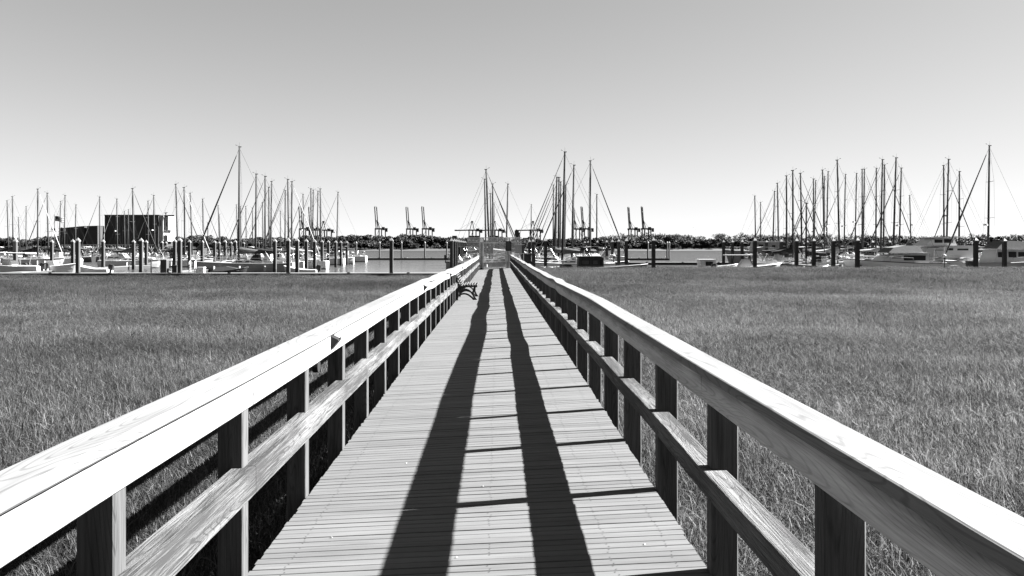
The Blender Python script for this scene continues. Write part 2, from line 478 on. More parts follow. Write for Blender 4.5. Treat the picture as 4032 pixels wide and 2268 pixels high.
# broken shell bits dropped by gulls
for i, (px, py) in enumerate(((1901,1921),(1600,1815),(1306,2094),(1797,2197),(2538,2180))):
    Y = 1.58*F/(py-CY); x = (px-CX)*Y/F
    t = MB(); n = 7; r = .006
    vs = [(r*math.cos(a)*(1+.4*rng.random()), .7*r*math.sin(a), 0) for a in np.linspace(0, 2*math.pi, n+1)[:-1]] + [(0, 0, .006)]
    t.add(vs, [(q, (q+1) % n, n) for q in range(n)] + [tuple(range(n))[::-1]])
    o = t.build('shell_fragment', M['rope'])
    o.location = (x, Y, deck_z(x, Y)+.003); o.rotation_euler = (0, 0, i*1.1)
    wh = ['inside the narrow sunlit band between the two rail shadows', 'on the open left planks well left of the wide shadow', 'far left near the planks edge', 'beside the left shadow near the bottom of the photo', 'at the right edge of the deck beneath the right railing'][i]
    tag(o, 'tiny white shell crumb ' + wh, 'shell', 'shell crumbs on the planks')

def strip(mb, prof, y0, y1, offx, offz, step=.3, mi=0):
    """extrude a cross-section (x,z) along y following offx(y), offz(y)"""
    n = max(2, int((y1-y0)/step)+1)
    rings = [[(x+offx(yy), yy, z+offz(yy)) for x, z in prof] for yy in np.linspace(y0, y1, n)]
    mb.loft(rings)
def rect(x0, x1, z0, z1, c):
    return [(x0+c,z0),(x1-c,z0),(x1,z0+c),(x1,z1-c),(x1-c*.3,z1-c*.3),(x1-c,z1),(x0+c,z1),(x0+c*.3,z1-c*.3),(x0,z1-c),(x0,z0+c)]
def railing(side):
    L = side < 0
    lab = 'left timber railing with sunlit pale cap board and black wedge lamps' if L else 'right timber railing with shaded grey face board and white sunlit top'
    r = empty('railing', (0, 0, 0), 0, lab, 'railing')
    sag = sagL if L else sagR
    o = 0 if L else 4
    ox = lambda y: bend(y) + wob(o, y, .015*amp(y))
    oz = lambda y: sag(y) + wob(o+1, y, .007*amp(y))
    mz = lambda y: sag(y)*.8 + wob(o+2, y, .006*amp(y))
    mxo = lambda y: bend(y) + wob(o+3, y, .006*amp(y))
    if L:
        capx, capz = (-1.305, -1.16), (CZ-.631, CZ-.586)
        fx, fz = (-1.238, -1.20), (CZ-.779, CZ-.633)
        midx, midz = (-1.295, -1.185), (CZ-1.218, CZ-1.078)
        px = (-1.365, -1.24); cj, fj = 1.45, .20
    else:
        capx, capz = (.935, 1.09), (CZ-.603, CZ-.56)
        fx, fz = (.972, 1.008), (CZ-.733, CZ-.605)
        midx, midz = (.948, 1.062), (CZ-1.143, CZ-1.035)
        px = (.99, 1.115); cj, fj = 1.26, .10
    for k in range(-1, 16):
        y0 = max(-1.4, cj + 3.66*k); y1 = min(Y_END-.2, cj + 3.66*(k+1) - .008)
        if y1 - y0 > .2:
            b_ = MB(); strip(b_, rect(*capx, *capz, .009), y0, y1, ox, oz); b_.build('cap_board', M['cap'], r)
    for k in range(-1, 16):
        y0 = max(-1.4, fj + 3.66*k); y1 = min(Y_END-.2, fj + 3.66*(k+1) - .009)
        if y1 - y0 > .2:
            b_ = MB(); strip(b_, rect(*fx, *fz, .004), y0, y1, ox, oz); b_.build('face_board', M['fascia' if L else 'fascia_stained_lifted'], r)
    # posts, with the mid rail let into their faces
    yk = []
    for k in range(-2, NP):
        first_y = (2.587, 3.86, 5.13, 6.33, 7.53, 8.72) if L else (2.41, 3.68, 4.93, 6.17, 7.32, 8.53)
        yc = first_y[k] if 0 <= k < 6 else first_y[5] + PITCH*(k-5) if k >= 6 else first_y[0] + PITCH*k
        if yc > Y_END - .5: break
        yk.append(yc)
        hz = .0425
        b_ = MB()
        jx = rng.normal(0, .004); lean = rng.normal(0, .004)
        bx = bend(yc) + jx
        zt = capz[0] - .002 + sag(yc) - .006*amp(yc) - .01
        zb = -.3
        c = .006
        def ring(z, l):
            x0, x1, a, b2 = px[0]+bx+l, px[1]+bx+l, yc-hz, yc+hz
            return [(x0+c,a,z),(x1-c,a,z),(x1,a+c,z),(x1,b2-c,z),(x1-c,b2,z),(x0+c,b2,z),(x0,b2-c,z),(x0,a+c,z)]
        b_.loft([ring(zb, 0), ring(.8, 0), ring(1.6, lean*.5), ring(zt, lean*.2)])
        b_.build('post', M['post'], r)
        # joints in the mid rail fall on posts
    zz = [k for k in range(0, len(yk), 3)]
    cuts = [-1.4] + [yk[k] for k in zz[1:]] + [Y_END-.2]
    for a, b2 in zip(cuts[:-1], cuts[1:]):
        mb_ = MB(); strip(mb_, rect(*midx, *midz, .007), a+.002, b2-.002, mxo, mz, .3)
        mb_.build('mid_rail', M['midrail'], r)
    return r, ox, oz, yk
railL, oxL, ozL, ykL = railing(-1)
railR, oxR, ozR, ykR = railing(1)

# black wedge path lamps on the left face board
lampY = []
for px_ in (1316, 1676, 1777, 1824, 1851, 1870, 1882):
    lampY.append(1.185*F/(CX-px_))
for i, Y in enumerate(lampY):
    l = empty('rail_lamp', (-1.199+oxL(Y), Y, CZ-.70+ozL(Y)), 0, '', 'lamp', 'black wedge lamps along the left railing')
    w = MB()
    w.prism([(0,-.055),(.055,.012),(.052,.022),(0,.045)], -.05, .05)
    w.build('shade', M['black'], l)
    w = MB(); w.box(.001,.006,-.055,.055,.047,.062); w.tube((.006,0,.054),(.012,0,.054),.007,.004,8)
    w.build('bracket', M['black'], l)
    w = MB(); w.tube((.05,-.01,.02),(.066,-.012,.034),.004,.006,6); w.build('knob', M['iron'], l)
    l['label'] = f'black wedge lamp on the left railing face board, {ordinal(i+1)} from the near end'
# round clear lens hanging behind the left rail
def dome(px_, py_, X, r_, label):
    Y = X*F/(px_-CX); z = CZ-(py_-CY)*Y/F
    l = empty('round_lamp', (X, Y, z), 0, label, 'lamp')
    g = MB(); rings = []
    for a in np.linspace(.15, math.pi*.5, 5):
        rings.append([(-.02-r_*.5*math.cos(a), r_*math.sin(a)*math.cos(t), r_*math.sin(a)*math.sin(t)) for t in np.linspace(0, 2*math.pi, 13)[:-1]])
    g.loft(rings); g.build('lens', M['canvas_grey'], l, smooth=True)
    g = MB(); g.tube((-.02,0,0), (.02,0,0), r_*1.12, r_*1.12, 14); g.build('housing', M['wire'], l)
    g = MB(); g.bar((0,0,0),(.03,0,r_+.05),.015,.015); g.build('arm', M['wire'], l)
    return l
dome(1246, 1441, -1.40, .045, 'small round clear lamp hanging outside the left railing near its third post')
dome(1769, 1105, -1.42, .07, 'round pale lamp outside the left railing just before the bench')

# ---------------------------------------------------------------- bench
by = 1.60*F/(1177-CY); bx = -1.02
bz = deck_z(-1, by) + .005
bench = empty('park_bench', (bx, by, bz), 0, 'bench with black cast iron ends and pale slats against the left railing', 'bench')
bl = 1.7
def arc(p0, p1, p2, n=8):
    p0, p1, p2 = map(np.array, (p0, p1, p2))
    return [tuple((1-t)**2*p0 + 2*t*(1-t)*p1 + t*t*p2) for t in np.linspace(0, 1, n)]
for ye in (.02, bl-.02):
    f_ = MB()
    def rib(pts, w=.07):
        for a, b_ in zip(pts[:-1], pts[1:]): f_.bar((a[0], ye, a[1]), (b_[0], ye, b_[1]), .05, w)
    rib(arc((-.20,0),(-.21,.16),(-.14,.40)), .07)            # rear leg
    rib(arc((.38,0),(.20,.18),(.33,.40)), .055)              # front leg
    rib(arc((-.14,.38),(.1,.44),(.40,.42)), .06)             # seat bearer
    rib(arc((-.16,.14),(.06,.30),(.30,.02)), .05)            # lower arch
    rib(arc((-.14,.24),(.10,.46),(.27,.16)), .04)
    rib(arc((-.13,.38),(-.21,.55),(-.30,.80)), .06)          # back upright
    f_.bar((.39, ye, 0), (.30, ye, .02), .05, .05)
    f_.build('end_frame', M['iron'], bench)
for q in range(7):
    x = -.08 + q*.078; z = .43 + .035*math.sin((q-.5)*.55)
    g = MB(); g.tube((x, -.03, z+.006), (x, bl+.03, z+.006), .022, .022, 8); g.build('seat_slat', M['slat'], bench)
for q in range(6):
    t = q/5.0
    g = MB(); x = -.12 - .17*t; z = .49 + .31*t
    g.tube((x+.03, -.03, z), (x+.03, bl+.03, z), .019, .019, 8); g.build('back_slat', M['slat'], bench)

# ---------------------------------------------------------------- gate at the end of the boardwalk
gy = 55.6
gz = deck_z(0, gy)
gate = empty('security_gate', (0, gy, gz), 0, 'grey barred metal gate with side wings across the far end of the boardwalk', 'gate')
def gx(px): return (px-CX)*gy/F
def gzz(py): return CZ-(py-CY)*gy/F - gz
def barset(name, x0, x1, z0, z1, step, th=.036):
    g = MB(); n = max(1, int(round((x1-x0)/step)))
    for k in range(n+1):
        x = x0 + (x1-x0)*k/n
        g.box(x-th/2, x+th/2, -.012, .012, z0, z1)
    return g.build(name, M['gate'], gate)
top = gzz(936); mid = gzz(954); low = gzz(1001)
# wings project beyond the railings
for xa, xb in ((gx(1842), gx(1889)), (gx(2009), gx(2052))):
    barset('wing_bars', xa, xb, low, top, .075)
    g = MB()
    for z in (low, mid, top): g.box(xa-.03, xb+.03, -.021, .021, z-.025, z+.025)
    g.build('wing_rail', M['gate'], gate)
g = MB()
for px in (1889, 1902, 1993, 2006): g.box(gx(px)-.045, gx(px)+.045, -.045, .045, 0, top+.02)
g.build('gate_posts', M['gate'], gate)
barset('door_bars', gx(1907), gx(1988), .06, mid-.05, .085)
barset('transom_bars', gx(1891), gx(2004), mid+.03, top, .085)
barset('side_bars', gx(1890), gx(1901), .05, mid, .07)
barset('side_bars', gx(1994), gx(2005), .05, mid, .07)
g = MB()
for z in (.05, low, mid-.05): g.box(gx(1904)+.002, gx(1991), -.024, .024, z-.03, z+.03)
for z in (mid+.0, top): g.box(gx(1886), gx(2008), -.027, .027, z-.025, z+.025)
g.build('gate_frame', M['gate'], gate)
g = MB(); g.box(gx(1990)-.03, gx(2000), -.05, -.028, gzz(1030), gzz(1003)); g.build('lock_plate', M['gate'], gate)
for px, hw in ((1896, .19), (2004, .24)):
    p = at(px, 937, gy+.25)
    tp = empty('timber_pile', (p.x, gy+.35, 0), 0, 'pointed pale capped pile behind the %s side of the gate' % ('left' if px < 1950 else 'right'), 'pile')
    g = MB(); g.box(-hw*.8, hw*.8, -hw*.8, hw*.8, -1.5, CZ+.26); g.build('shaft', M['pile'], tp)
    g = MB(); z = CZ+.26; g.add([(-hw,-hw,z),(hw,-hw,z),(hw,hw,z),(-hw,hw,z),(0,0,z+.34)], [(0,1,4),(1,2,4),(2,3,4),(3,0,4),(3,2,1,0)]); g.build('pile_cap', M['pile_cap'], tp)
# black notice board wired to the gate
sg = empty('notice_board', (gx(2002), gy-.06, gz+gzz(987)), 0, 'black notice board with faint lettering hung on the right of the gate', 'sign')
g = MB(); g.box(-.2, .2, -.02, 0, 0, .66); g.build('panel', M['bronze'], sg)
g = MB(); g.box(-.215, .215, -.026, .004, .66, .675); g.box(-.215, .215, -.026, .004, -.015, 0); g.build('frame', M['black'], sg)
g = MB()
for q in range(9):
    z = .585 - q*.06; w = .15*(.55+.45*rng.random()) if q else .05
    g.box(-w, w, -.0235, -.0205, z, z+.014)
g.build('lettering', M['sign_text'], sg)

# landing, gangway frame and box beyond the gate
ld = MB(); ld.box(-2.6, 2.4, 57.3, 61.5, gz-.32, gz-.04); o = ld.build('landing', M['dock_top']); tag(o, 'sunlit timber landing just behind the gate', 'platform')
ba = empty('access_beam', (0, 0, 0), 0, 'dark timber beam walkway running right behind the gate', 'walkway')
g = MB(); Y = 62; a = at(2054, 1004, Y); b_ = at(2092, 1024, Y); g.box(a.x, b_.x, Y, Y+1.2, b_.z-.1, a.z); g.build('side_panel', M['wall_mid'], ba)
g = MB(); g.box(a.x-.1, b_.x+.2, Y-.1, Y+1.3, a.z+.002, a.z+.1); g.box(a.x-.1, b_.x+.25, Y-.08, Y+1.25, b_.z-.32, b_.z-.103); g.build('rail_beam', M['black'], ba)
g = MB(); g.box(b_.x+.05, b_.x+.3, Y-.4, Y-.11, -1, a.z+.12); g.build('support', M['black'], ba)
ub = empty('utility_box', tuple(at(2046, 1003, 60.5)), 0, 'plain grey equipment cabinet right of the gate', 'cabinet')
g = MB(); g.box(-.35,.35,0,.5,.11,.75); g.build('body', M['canvas_grey'], ub)
g = MB(); g.box(-.38,.38,-.03,.53,.753,.80); g.build('lid', M['gate'], ub)
g = MB()
for x_ in (-.3,.3): g.box(x_-.03,x_+.03,.05,.12,-1.8,.107)
g.build('stand', M['gate'], ub)

# ---------------------------------------------------------------- grass
def tuft(name, seed, n=120, rad=.6, h=.72, wid=.005, lean=.10, leaves=460):
    r = np.random.default_rng(seed); g = MB()
    for _ in range(n):
        a = r.random()*6.283; q = rad*math.sqrt(r.random()); x, y = q*math.cos(a), q*math.sin(a)
        hh = h*(.6+.42*r.random()); w = wid*(.6+.8*r.random())
        az = r.random()*6.283; ln = abs(r.normal(0, lean))*hh + .01
        if r.random() < .04: ln *= 5; hh *= .85
        dx, dy = math.cos(az), math.sin(az); fa = r.random()*3.14; wx, wy = math.cos(fa)*w/2, math.sin(fa)*w/2
        pts = []
        for t in (0, .5, .82, 1):
            c = t*t*ln; z = hh*t - .3*max(0, ln-.1)*t*t
            k = (1, .95, .6, .1)[(0,.5,.82,1).index(t)]
            pts += [(x+dx*c-wx*k, y+dy*c-wy*k, z), (x+dx*c+wx*k, y+dy*c+wy*k, z)]
        g.add(pts, [(0,1,3,2),(2,3,5,4),(4,5,7,6)])
    for _ in range(leaves):        # short curling leaves through the top of the stand
        a = r.random()*6.283; q = rad*math.sqrt(r.random()); x, y = q*math.cos(a), q*math.sin(a)
        z = h*r.uniform(.38, .92); l = h*r.uniform(.12, .34); w = wid*r.uniform(.8, 1.7)
        az = r.random()*6.283; el = r.normal(.95, .4)*(1 if lean < .2 else .6)
        d0 = np.array([math.cos(az)*math.cos(el), math.sin(az)*math.cos(el), math.sin(el)])
        d1 = d0 + np.array([math.cos(az)*.4, math.sin(az)*.4, -.5*r.random()]); d1 /= np.linalg.norm(d1)
        sd = np.array([-math.sin(az), math.cos(az), r.normal(0, .5)]); sd = sd/np.linalg.norm(sd)*w/2
        p0 = np.array([x, y, z]); p1 = p0 + d0*l*.55; p2 = p1 + d1*l*.45
        g.add([p0-sd, p0+sd, p1-sd*.8, p1+sd*.8, p2-sd*.1, p2+sd*.1], [(0,1,3,2),(2,3,5,4)])
    me = bpy.data.meshes.new(name); me.from_pydata(g.v, [], g.f); me.materials.append(M['grass'])
    return bpy.data.objects.new(name, me)
tufts = [tuft('marsh_tuft', s_) for s_ in (1, 2, 3)] + [tuft('marsh_tuft', 9, n=110, h=.8, lean=.3)]
def field(name, pts, rots, scl, kind_idx, label):
    me = bpy.data.meshes.new(name); me.from_pydata([tuple(p) for p in pts], [], [])
    for nm, arr, ty in (('rz', rots, 'FLOAT'), ('sc', scl, 'FLOAT'), ('zs', kind_idx[1], 'FLOAT'), ('ix', kind_idx[0], 'INT')):
        at_ = me.attributes.new(nm, ty, 'POINT'); at_.data.foreach_set('value', arr)
    o = bpy.data.objects.new(name, me); C.objects.link(o); tag(o, label, kind='stuff')
    ng = bpy.data.node_groups.new(name + '_scatter', 'GeometryNodeTree')
    ng.interface.new_socket('Geometry', in_out='INPUT', socket_type='NodeSocketGeometry')
    ng.interface.new_socket('Geometry', in_out='OUTPUT', socket_type='NodeSocketGeometry')
    gi = ng.nodes.new('NodeGroupInput'); go = ng.nodes.new('NodeGroupOutput')
    g2i = ng.nodes.new('GeometryNodeGeometryToInstance')
    for t in reversed(tufts):
        oi = ng.nodes.new('GeometryNodeObjectInfo'); oi.inputs['Object'].default_value = t; oi.inputs['As Instance'].default_value = True
        ng.links.new(oi.outputs['Geometry'], g2i.inputs[0])
    ip = ng.nodes.new('GeometryNodeInstanceOnPoints'); ip.inputs['Pick Instance'].default_value = True
    def attr(nm, ty):
        n_ = ng.nodes.new('GeometryNodeInputNamedAttribute'); n_.data_type = ty; n_.inputs['Name'].default_value = nm; return n_
    cx = ng.nodes.new('ShaderNodeCombineXYZ'); ng.links.new(attr('rz', 'FLOAT').outputs[0], cx.inputs[2])
    e2r = ng.nodes.new('FunctionNodeEulerToRotation'); ng.links.new(cx.outputs[0], e2r.inputs[0])
    cs = ng.nodes.new('ShaderNodeCombineXYZ'); sc_ = attr('sc', 'FLOAT')
    ng.links.new(sc_.outputs[0], cs.inputs[0]); ng.links.new(sc_.outputs[0], cs.inputs[1]); ng.links.new(attr('zs', 'FLOAT').outputs[0], cs.inputs[2])
    ng.links.new(gi.outputs[0], ip.inputs['Points']); ng.links.new(g2i.outputs[0], ip.inputs['Instance'])
    ng.links.new(attr('ix', 'INT').outputs[0], ip.inputs['Instance Index'])
    ng.links.new(e2r.outputs[0], ip.inputs['Rotation']); ng.links.new(cs.outputs[0], ip.inputs['Scale'])
    ng.links.new(ip.outputs[0], go.inputs[0])
    mod = o.modifiers.new('scatter', 'NODES'); mod.node_group = ng
    return o
def smooth_noise(x, y, s, seed):
    r = np.random.default_rng(seed); g = r.random((64, 64))
    u, v = (x/s) % 63, (y/s) % 63; i, j = np.floor(u).astype(int), np.floor(v).astype(int); fu, fv = u-i, v-j
    fu, fv = fu*fu*(3-2*fu), fv*fv*(3-2*fv); i1, j1 = (i+1) % 64, (j+1) % 64
    return (g[i,j]*(1-fu)+g[i1,j]*fu)*(1-fv) + (g[i,j1]*(1-fu)+g[i1,j1]*fu)*fv
def scatter_side(sgn):
    step = .44; X, Y_ = np.meshgrid(np.arange(.0, 66, step), np.arange(-1.5, 88, step))
    X = X.ravel(); Y_ = Y_.ravel(); X = X + rng.uniform(-.25, .25, X.size); Y_ = Y_ + rng.uniform(-.25, .25, X.size)
    X = X*sgn
    keep = (X < -1.62) if sgn < 0 else (X > 1.42)
    edge = np.array([marsh_edge(x) for x in X])
    keep &= Y_ < edge + rng.normal(0, .8, X.size)
    keep &= np.abs(X) < Y_*.74 + 6.5
    X, Y_ = X[keep], Y_[keep]
    tall = np.clip((Y_ + 9*smooth_noise(X+200, Y_+200, 6, 4) - 58)/5, 0, 1)
    hz = .92 + .30*(smooth_noise(X+300, Y_+300, 2.2, 3)-.5) + rng.normal(0, .07, X.size) + np.where(rng.random(X.size) < .04, .18, 0)
    hz = hz + (tall*.42 if sgn > 0 else tall*.06)
    n = X.size
    ix = rng.integers(0, 3, n); lodge = smooth_noise(X+100, Y_+100, 3.1, 8) + rng.normal(0, .12, n)
    ix = np.where(lodge > .72, 3, ix)
    pts = np.stack([X, Y_, np.full(n, -.06)], 1)
    return pts, rng.uniform(0, 6.28, n), np.full(n, 1.0)*rng.uniform(.85, 1.15, n), (ix.astype(np.int32), hz)
for sgn, nm in ((-1, 'left'), (1, 'right')):
    p_, r_, s_, k_ = scatter_side(sgn)
    field('marsh_grass', p_, r_.astype(np.float32), s_.astype(np.float32), (k_[0], k_[1].astype(np.float32)), 'dense dry salt marsh grass on the %s of the boardwalk' % nm)
    print('tufts', len(p_))

# ---------------------------------------------------------------- docks
def dock(x0, x1, y0, y1, label, top=.45):
    o = empty('floating_dock', ((x0+x1)/2, (y0+y1)/2, 0), 0, label, 'dock')
    hx, hy = (x1-x0)/2, (y1-y0)/2
    g = MB(); g.box(-hx, hx, -hy, hy, top-.05, top); g.build('deck', M['dock_top'], o)
    g = MB(); g.box(-hx+.06, hx-.06, -hy+.06, hy-.06, -.15, top-.053); g.build('float', M['dock_side'], o)
    g = MB()
    for q in range(int((x1-x0)/6)):
        x_ = -hx + 3 + q*6.0
        g.box(x_-.15, x_+.15, -hy+.1, -hy+.16, top+.002, top+.07); g.box(x_-.05, x_+.05, -hy+.1, -hy+.16, top+.072, top+.1)
    if g.v: g.build('cleats', M['dock_side'], o)
    return o
dock(-66, -5.4, 79, 81.2, 'long near floating dock behind the grass left of the boardwalk')
dock(-36, -9.6, 178, 180.5, 'distant floating dock across the open water left of the boardwalk')
dock(21.8, 47, 131, 133.2, 'floating dock across the water right of the boardwalk, nearer of two')
dock(28.4, 38.3, 175, 177.2, 'short floating dock end right of the boardwalk, farther of two')
dock(-3.4, 3.2, 64, 78.8, 'wide floating landing below the gate')
dock(3.3, 60, 86.5, 88.3, 'long near floating dock behind the tall grass right of the boardwalk')
for i, (x, y0, y1) in enumerate(((-50.5, 82, 190), (-34.5, 82, 190), (-1.2, 79, 190), (5.2, 90, 170), (43, 90, 128), (58, 90, 170))):
    dock(x-.9, x+.9, y0, y1, ['straight pier between the boats at the far left', 'straight pier among the masts left of the open water', 'straight pier leading away behind the gate', 'pier among the crowded masts just right of the gate', 'pier between the right marina boats', 'pier at the far right of the marina'][i])

# ---------------------------------------------------------------- piles
def pile_proto(w, sq=True):
    o = empty('dock_pile', (0,0,0), 0, '', 'pile')
    h = 4.04
    g = MB()
    if sq: g.box(-w/2, w/2, -w/2, w/2, .55, h-.30)
    else: g.tube((0,0,.75), (0,0,h-.30), w/2, w/2, 12)
    g.build('shaft', M['pile'], o)
    g = MB()
    if sq: g.box(-w/2-.005, w/2+.005, -w/2-.005, w/2+.005, -1.5, .548)
    else: g.tube((0,0,-1.5), (0,0,.748), w/2+.006, w/2+.006, 12)
    g.build('tide_band', M['pile_dark'], o)
    g = MB(); c = w/2+.025; z = h-.30
    if sq:
        g.box(-c, c, -c, c, z-.10, z+.0)
        g.add([(-c,-c,z+.001),(c,-c,z+.001),(c,c,z+.001),(-c,c,z+.001),(0,0,z+.30)], [(0,1,4),(1,2,4),(2,3,4),(3,0,4),(3,2,1,0)])
    else:
        g.tube((0,0,z-.1),(0,0,z+.05), c, c, 12); g.tube((0,0,z+.051),(0,0,z+.30), c, .03, 12)
    g.build('pile_cap', M['pile_cap'], o)
    return o
psq = pile_proto(.34); prd = pile_proto(.36, False)
used = {'s': False, 'r': False}
# (px, Y, kind)
PL = [(61,88,'s'),(307,79.5,'s'),(204,104,'s'),(287,98,'s'),(406,101,'s'),(526,106,'s'),(556,82.5,'s'),(576,112,'s'),(638,132,'s'),(654,146,'s'),(688,93,'s'),(708,79.5,'s'),
      (746,106,'s'),(796,108,'s'),(845,118,'s'),(863,150,'s'),(886,106,'s'),(910,150,'s'),(927,112,'s'),(960,165,'s'),(1017,150,'s'),(1058,140,'s'),(1082,90,'s'),(1135,79.5,'s'),
      (1170,82.6,'s'),(1206,92,'s'),(1239,99,'s'),(1268,107,'s'),(1293,113,'s'),(1322,118,'s'),(1342,126,'s'),(1366,132,'s'),
      (1541,79.5,'s'),(1778,84,'s'),(1789,90,'s'),(1797,96,'s'),(1803,102,'s'),(1810,108,'s'),(1818,114,'s'),(1826,121,'s'),(1833,129,'s'),
      (2085,101,'s'),(2099,97,'s'),(2148,85,'s'),(2389,112,'s'),(2411,103,'s'),(2436,95,'s'),(2466,85.2,'s'),(2573,78,'s'),(2303,135,'s'),(2316,125,'s'),(2352,118,'s'),
      (2849,108,'s'),(2884,112,'s'),(2922,106,'s'),(2972,80,'s'),(3018,110,'s'),(3076,97,'s'),(3136,86,'s'),(3178,115,'s'),(3204,84.5,'s'),(3231,118,'s'),(3281,84.6,'s'),(3376,77.5,'s'),
      (3436,118,'s'),(3503,117,'s'),(3579,110,'s'),(3748,104,'s'),(3842,78,'s'),(3955,85,'s'),
      (1403,179,'r'),(1495,179,'r'),(1581,179,'r'),(1673,179,'r'),(1759,179,'r'),(2551,175.6,'r'),(2627,175.6,'r'),(2635,176.8,'r')]
allp = []
for i, (px, Y, k) in enumerate(sorted(PL)):
    proto = psq if k == 's' else prd
    loc = ((px-CX)*Y/F, Y, 0)
    if not used[k]:
        o = proto; o.location = loc; used[k] = True
    else: o = copy_tree(proto, loc)
    if k == 'r': o.scale = (1,1,1.04)
    allp.append((px, o, k))
sq = [a for a in allp if a[2] == 's' and a[0] < 1960]; sr = [a for a in allp if a[2] == 's' and a[0] > 1960]; rd = [a for a in allp if a[2] == 'r']
for lst, side in ((sq, 'left of the gate'), (sr, 'right of the gate')):
    for i, (px, o, k) in enumerate(lst):
        o['label'] = f'square dock pile with pale pyramid cap, {ordinal(i+1)} from left among those {side}'
        o['group'] = 'square dock piles with pyramid caps'
for i, (px, o, k) in enumerate(rd):
    o['label'] = f'slim round pile on a distant dock, {ordinal(i+1)} from the left'
    o['group'] = 'slim round piles on the distant docks'

# ---------------------------------------------------------------- sailboats
def hull_rings(L, B, fb, draft=.35, sheer=.25, stern=.72):
    out = []
    for t in (0, .06, .2, .4, .6, .78, .9, .97, 1.0):
        x = -L/2 + L*t
        hb = B/2*(stern + (1-stern)*math.sin(min(1, t/.45)*math.pi/2)) if t < .45 else B/2*max(.02, math.cos((t-.45)/.55*math.pi/2)**.8)
        z1 = fb + sheer*((t-.35)/.65)**2
        rake = .06*L*max(0, (t-.75)/.25)
        zc = -draft*(1 - .7*max(0, (t-.7)/.3)) if t > .05 else -.05
        ring = [(x+rake, -hb, z1), (x+rake*.7, -hb*.97, z1*.45+.1), (x+rake*.25, -hb*.86, .08), (x, -hb*.5, zc), (x, 0, zc-.15),
                (x, hb*.5, zc), (x+rake*.25, hb*.86, .08), (x+rake*.7, hb*.97, z1*.45+.1), (x+rake, hb, z1), (x+rake, 0, z1+.05)]
        out.append(ring)
    return out
def sheer_z(fb, sheer, t): return fb + sheer*((t-.35)/.65)**2
def sailboat(px, Y, H, d, rake, opts, r):
    L = opts.get('L', min(13.5, max(6.5, H*.74))); B = L*.3; fb = .75 + L*.035
    gel = opts.get('hull', 'white_gel'); mcol = opts.get('mast', 'aluminium')
    # Mast base local x
    mxl = L*.08
    X = (px-CX)*Y/F
    rz = (0 if d > 0 else math.pi) + opts.get('rz', r.normal(0, .05))
    root = empty('sailboat', (X - math.cos(rz)*mxl, Y - math.sin(rz)*mxl, 0), rz, '', 'sailboat')
    g = MB(); g.loft(hull_rings(L, B, fb)); g.build('hull', [M[gel]], root, smooth=False)
    g = MB()
    for t0, t1 in zip((0.01,.2,.4,.6,.78,.9), (.2,.4,.6,.78,.9,.985)):
        pass
    # waterline stripe: slightly larger band
    rr = hull_rings(L*1.002, B*1.012, fb)
    bt = MB(); n9 = [[q[2], (q[2][0], q[2][1]*1.01, .0)] for q in rr]
    for sgn in (1, -1):
        for a, b2 in zip(rr[:-1], rr[1:]):
            p1, p2 = a[2], b2[2]
            bt.add([(p1[0], sgn*p1[1]*1.012, .02), (p2[0], sgn*p2[1]*1.012, .02), (p2[0], sgn*p2[1]*1.03, .16), (p1[0], sgn*p1[1]*1.03, .16),
                    (p1[0], sgn*p1[1]*.98, .02), (p2[0], sgn*p2[1]*.98, .02), (p2[0], sgn*p2[1]*.98, .16), (p1[0], sgn*p1[1]*.98, .16)],
                   [(0,1,2,3),(7,6,5,4),(0,4,5,1),(3,2,6,7)])
    bt.build('boot_stripe', M['antifoul'], root)
    g = MB()
    for sg in (0, 8):
        o_ = -.015 if sg == 0 else .015
        g.path([(q[sg][0], q[sg][1]+o_, q[sg][2]-.05) for q in rr], .035, 4)
    g.build('rub_rail', M['canvas_dark' if gel != 'dark_gel' else 'white_gel'], root)
    # coachroof
    hc = .42 if L > 8 else .35
    x0, x1 = -.10*L, .24*L
    z = fb + .03
    g = MB(); g.prism([(x0, z), (x1+.25, z), (x1-.15, z+hc*.75), (x0+.05, z+hc)], -B*.27, B*.27, inset=.10)
    g.build('coachroof', M['white_gel'], root)
    g = MB()
    nw = 3 if L > 8 else 2
    for q in range(nw):
        xa = x0 + .35 + q*(x1-x0-.5)/nw; xb = xa + (x1-x0)/nw*.55
        for sgn in (1, -1):
            ya = sgn*(B*.27 - .045)
            g.box(xa, xb, min(ya, ya+sgn*.012), max(ya, ya+sgn*.012), z+.12, z+.25)
    g.build('cabin_window', M['glass'], root)
    # cockpit coaming and rails
    g = MB(); g.box(-.40*L, x0-.02, -B*.30, -B*.24, z, z+.22); g.box(-.40*L, x0-.02, B*.24, B*.30, z, z+.22)
    g.build('cockpit_coaming', M['white_gel'], root)
    g = MB(); ps = []
    for t in np.linspace(.04, .96, 8):
        x_ = -L/2+L*t
        hb = B/2*(.72 + .28*math.sin(min(1, t/.45)*math.pi/2)) if t < .45 else B/2*max(.02, math.cos((t-.45)/.55*math.pi/2)**.8)
        zz = sheer_z(fb, .25, t)
        ps.append((x_ + .06*L*max(0, (t-.75)/.25), hb*.95, zz))
    for sgn in (1, -1):
        for p in ps: g.tube((p[0], sgn*p[1], p[2]), (p[0], sgn*p[1], p[2]+.62), .016, .016, 4)
        for hh in (.34, .61): g.path([(p[0], sgn*p[1], p[2]+hh) for p in ps], .010, 4)
    a_, b_ = ps[-1], ps[0]
    for hh in (.34, .61):
        g.path([(a_[0], a_[1], a_[2]+hh), (a_[0]+.3, 0, a_[2]+hh+.05), (a_[0], -a_[1], a_[2]+hh)], .014, 4)
        g.path([(b_[0], b_[1], b_[2]+hh), (b_[0], -b_[1], b_[2]+hh)], .014, 4)
    g.build('lifelines', M['steel'], root)
    # mast
    zb = fb + hc; tx = mxl + rake*d
    mr = .10 + H*.0027
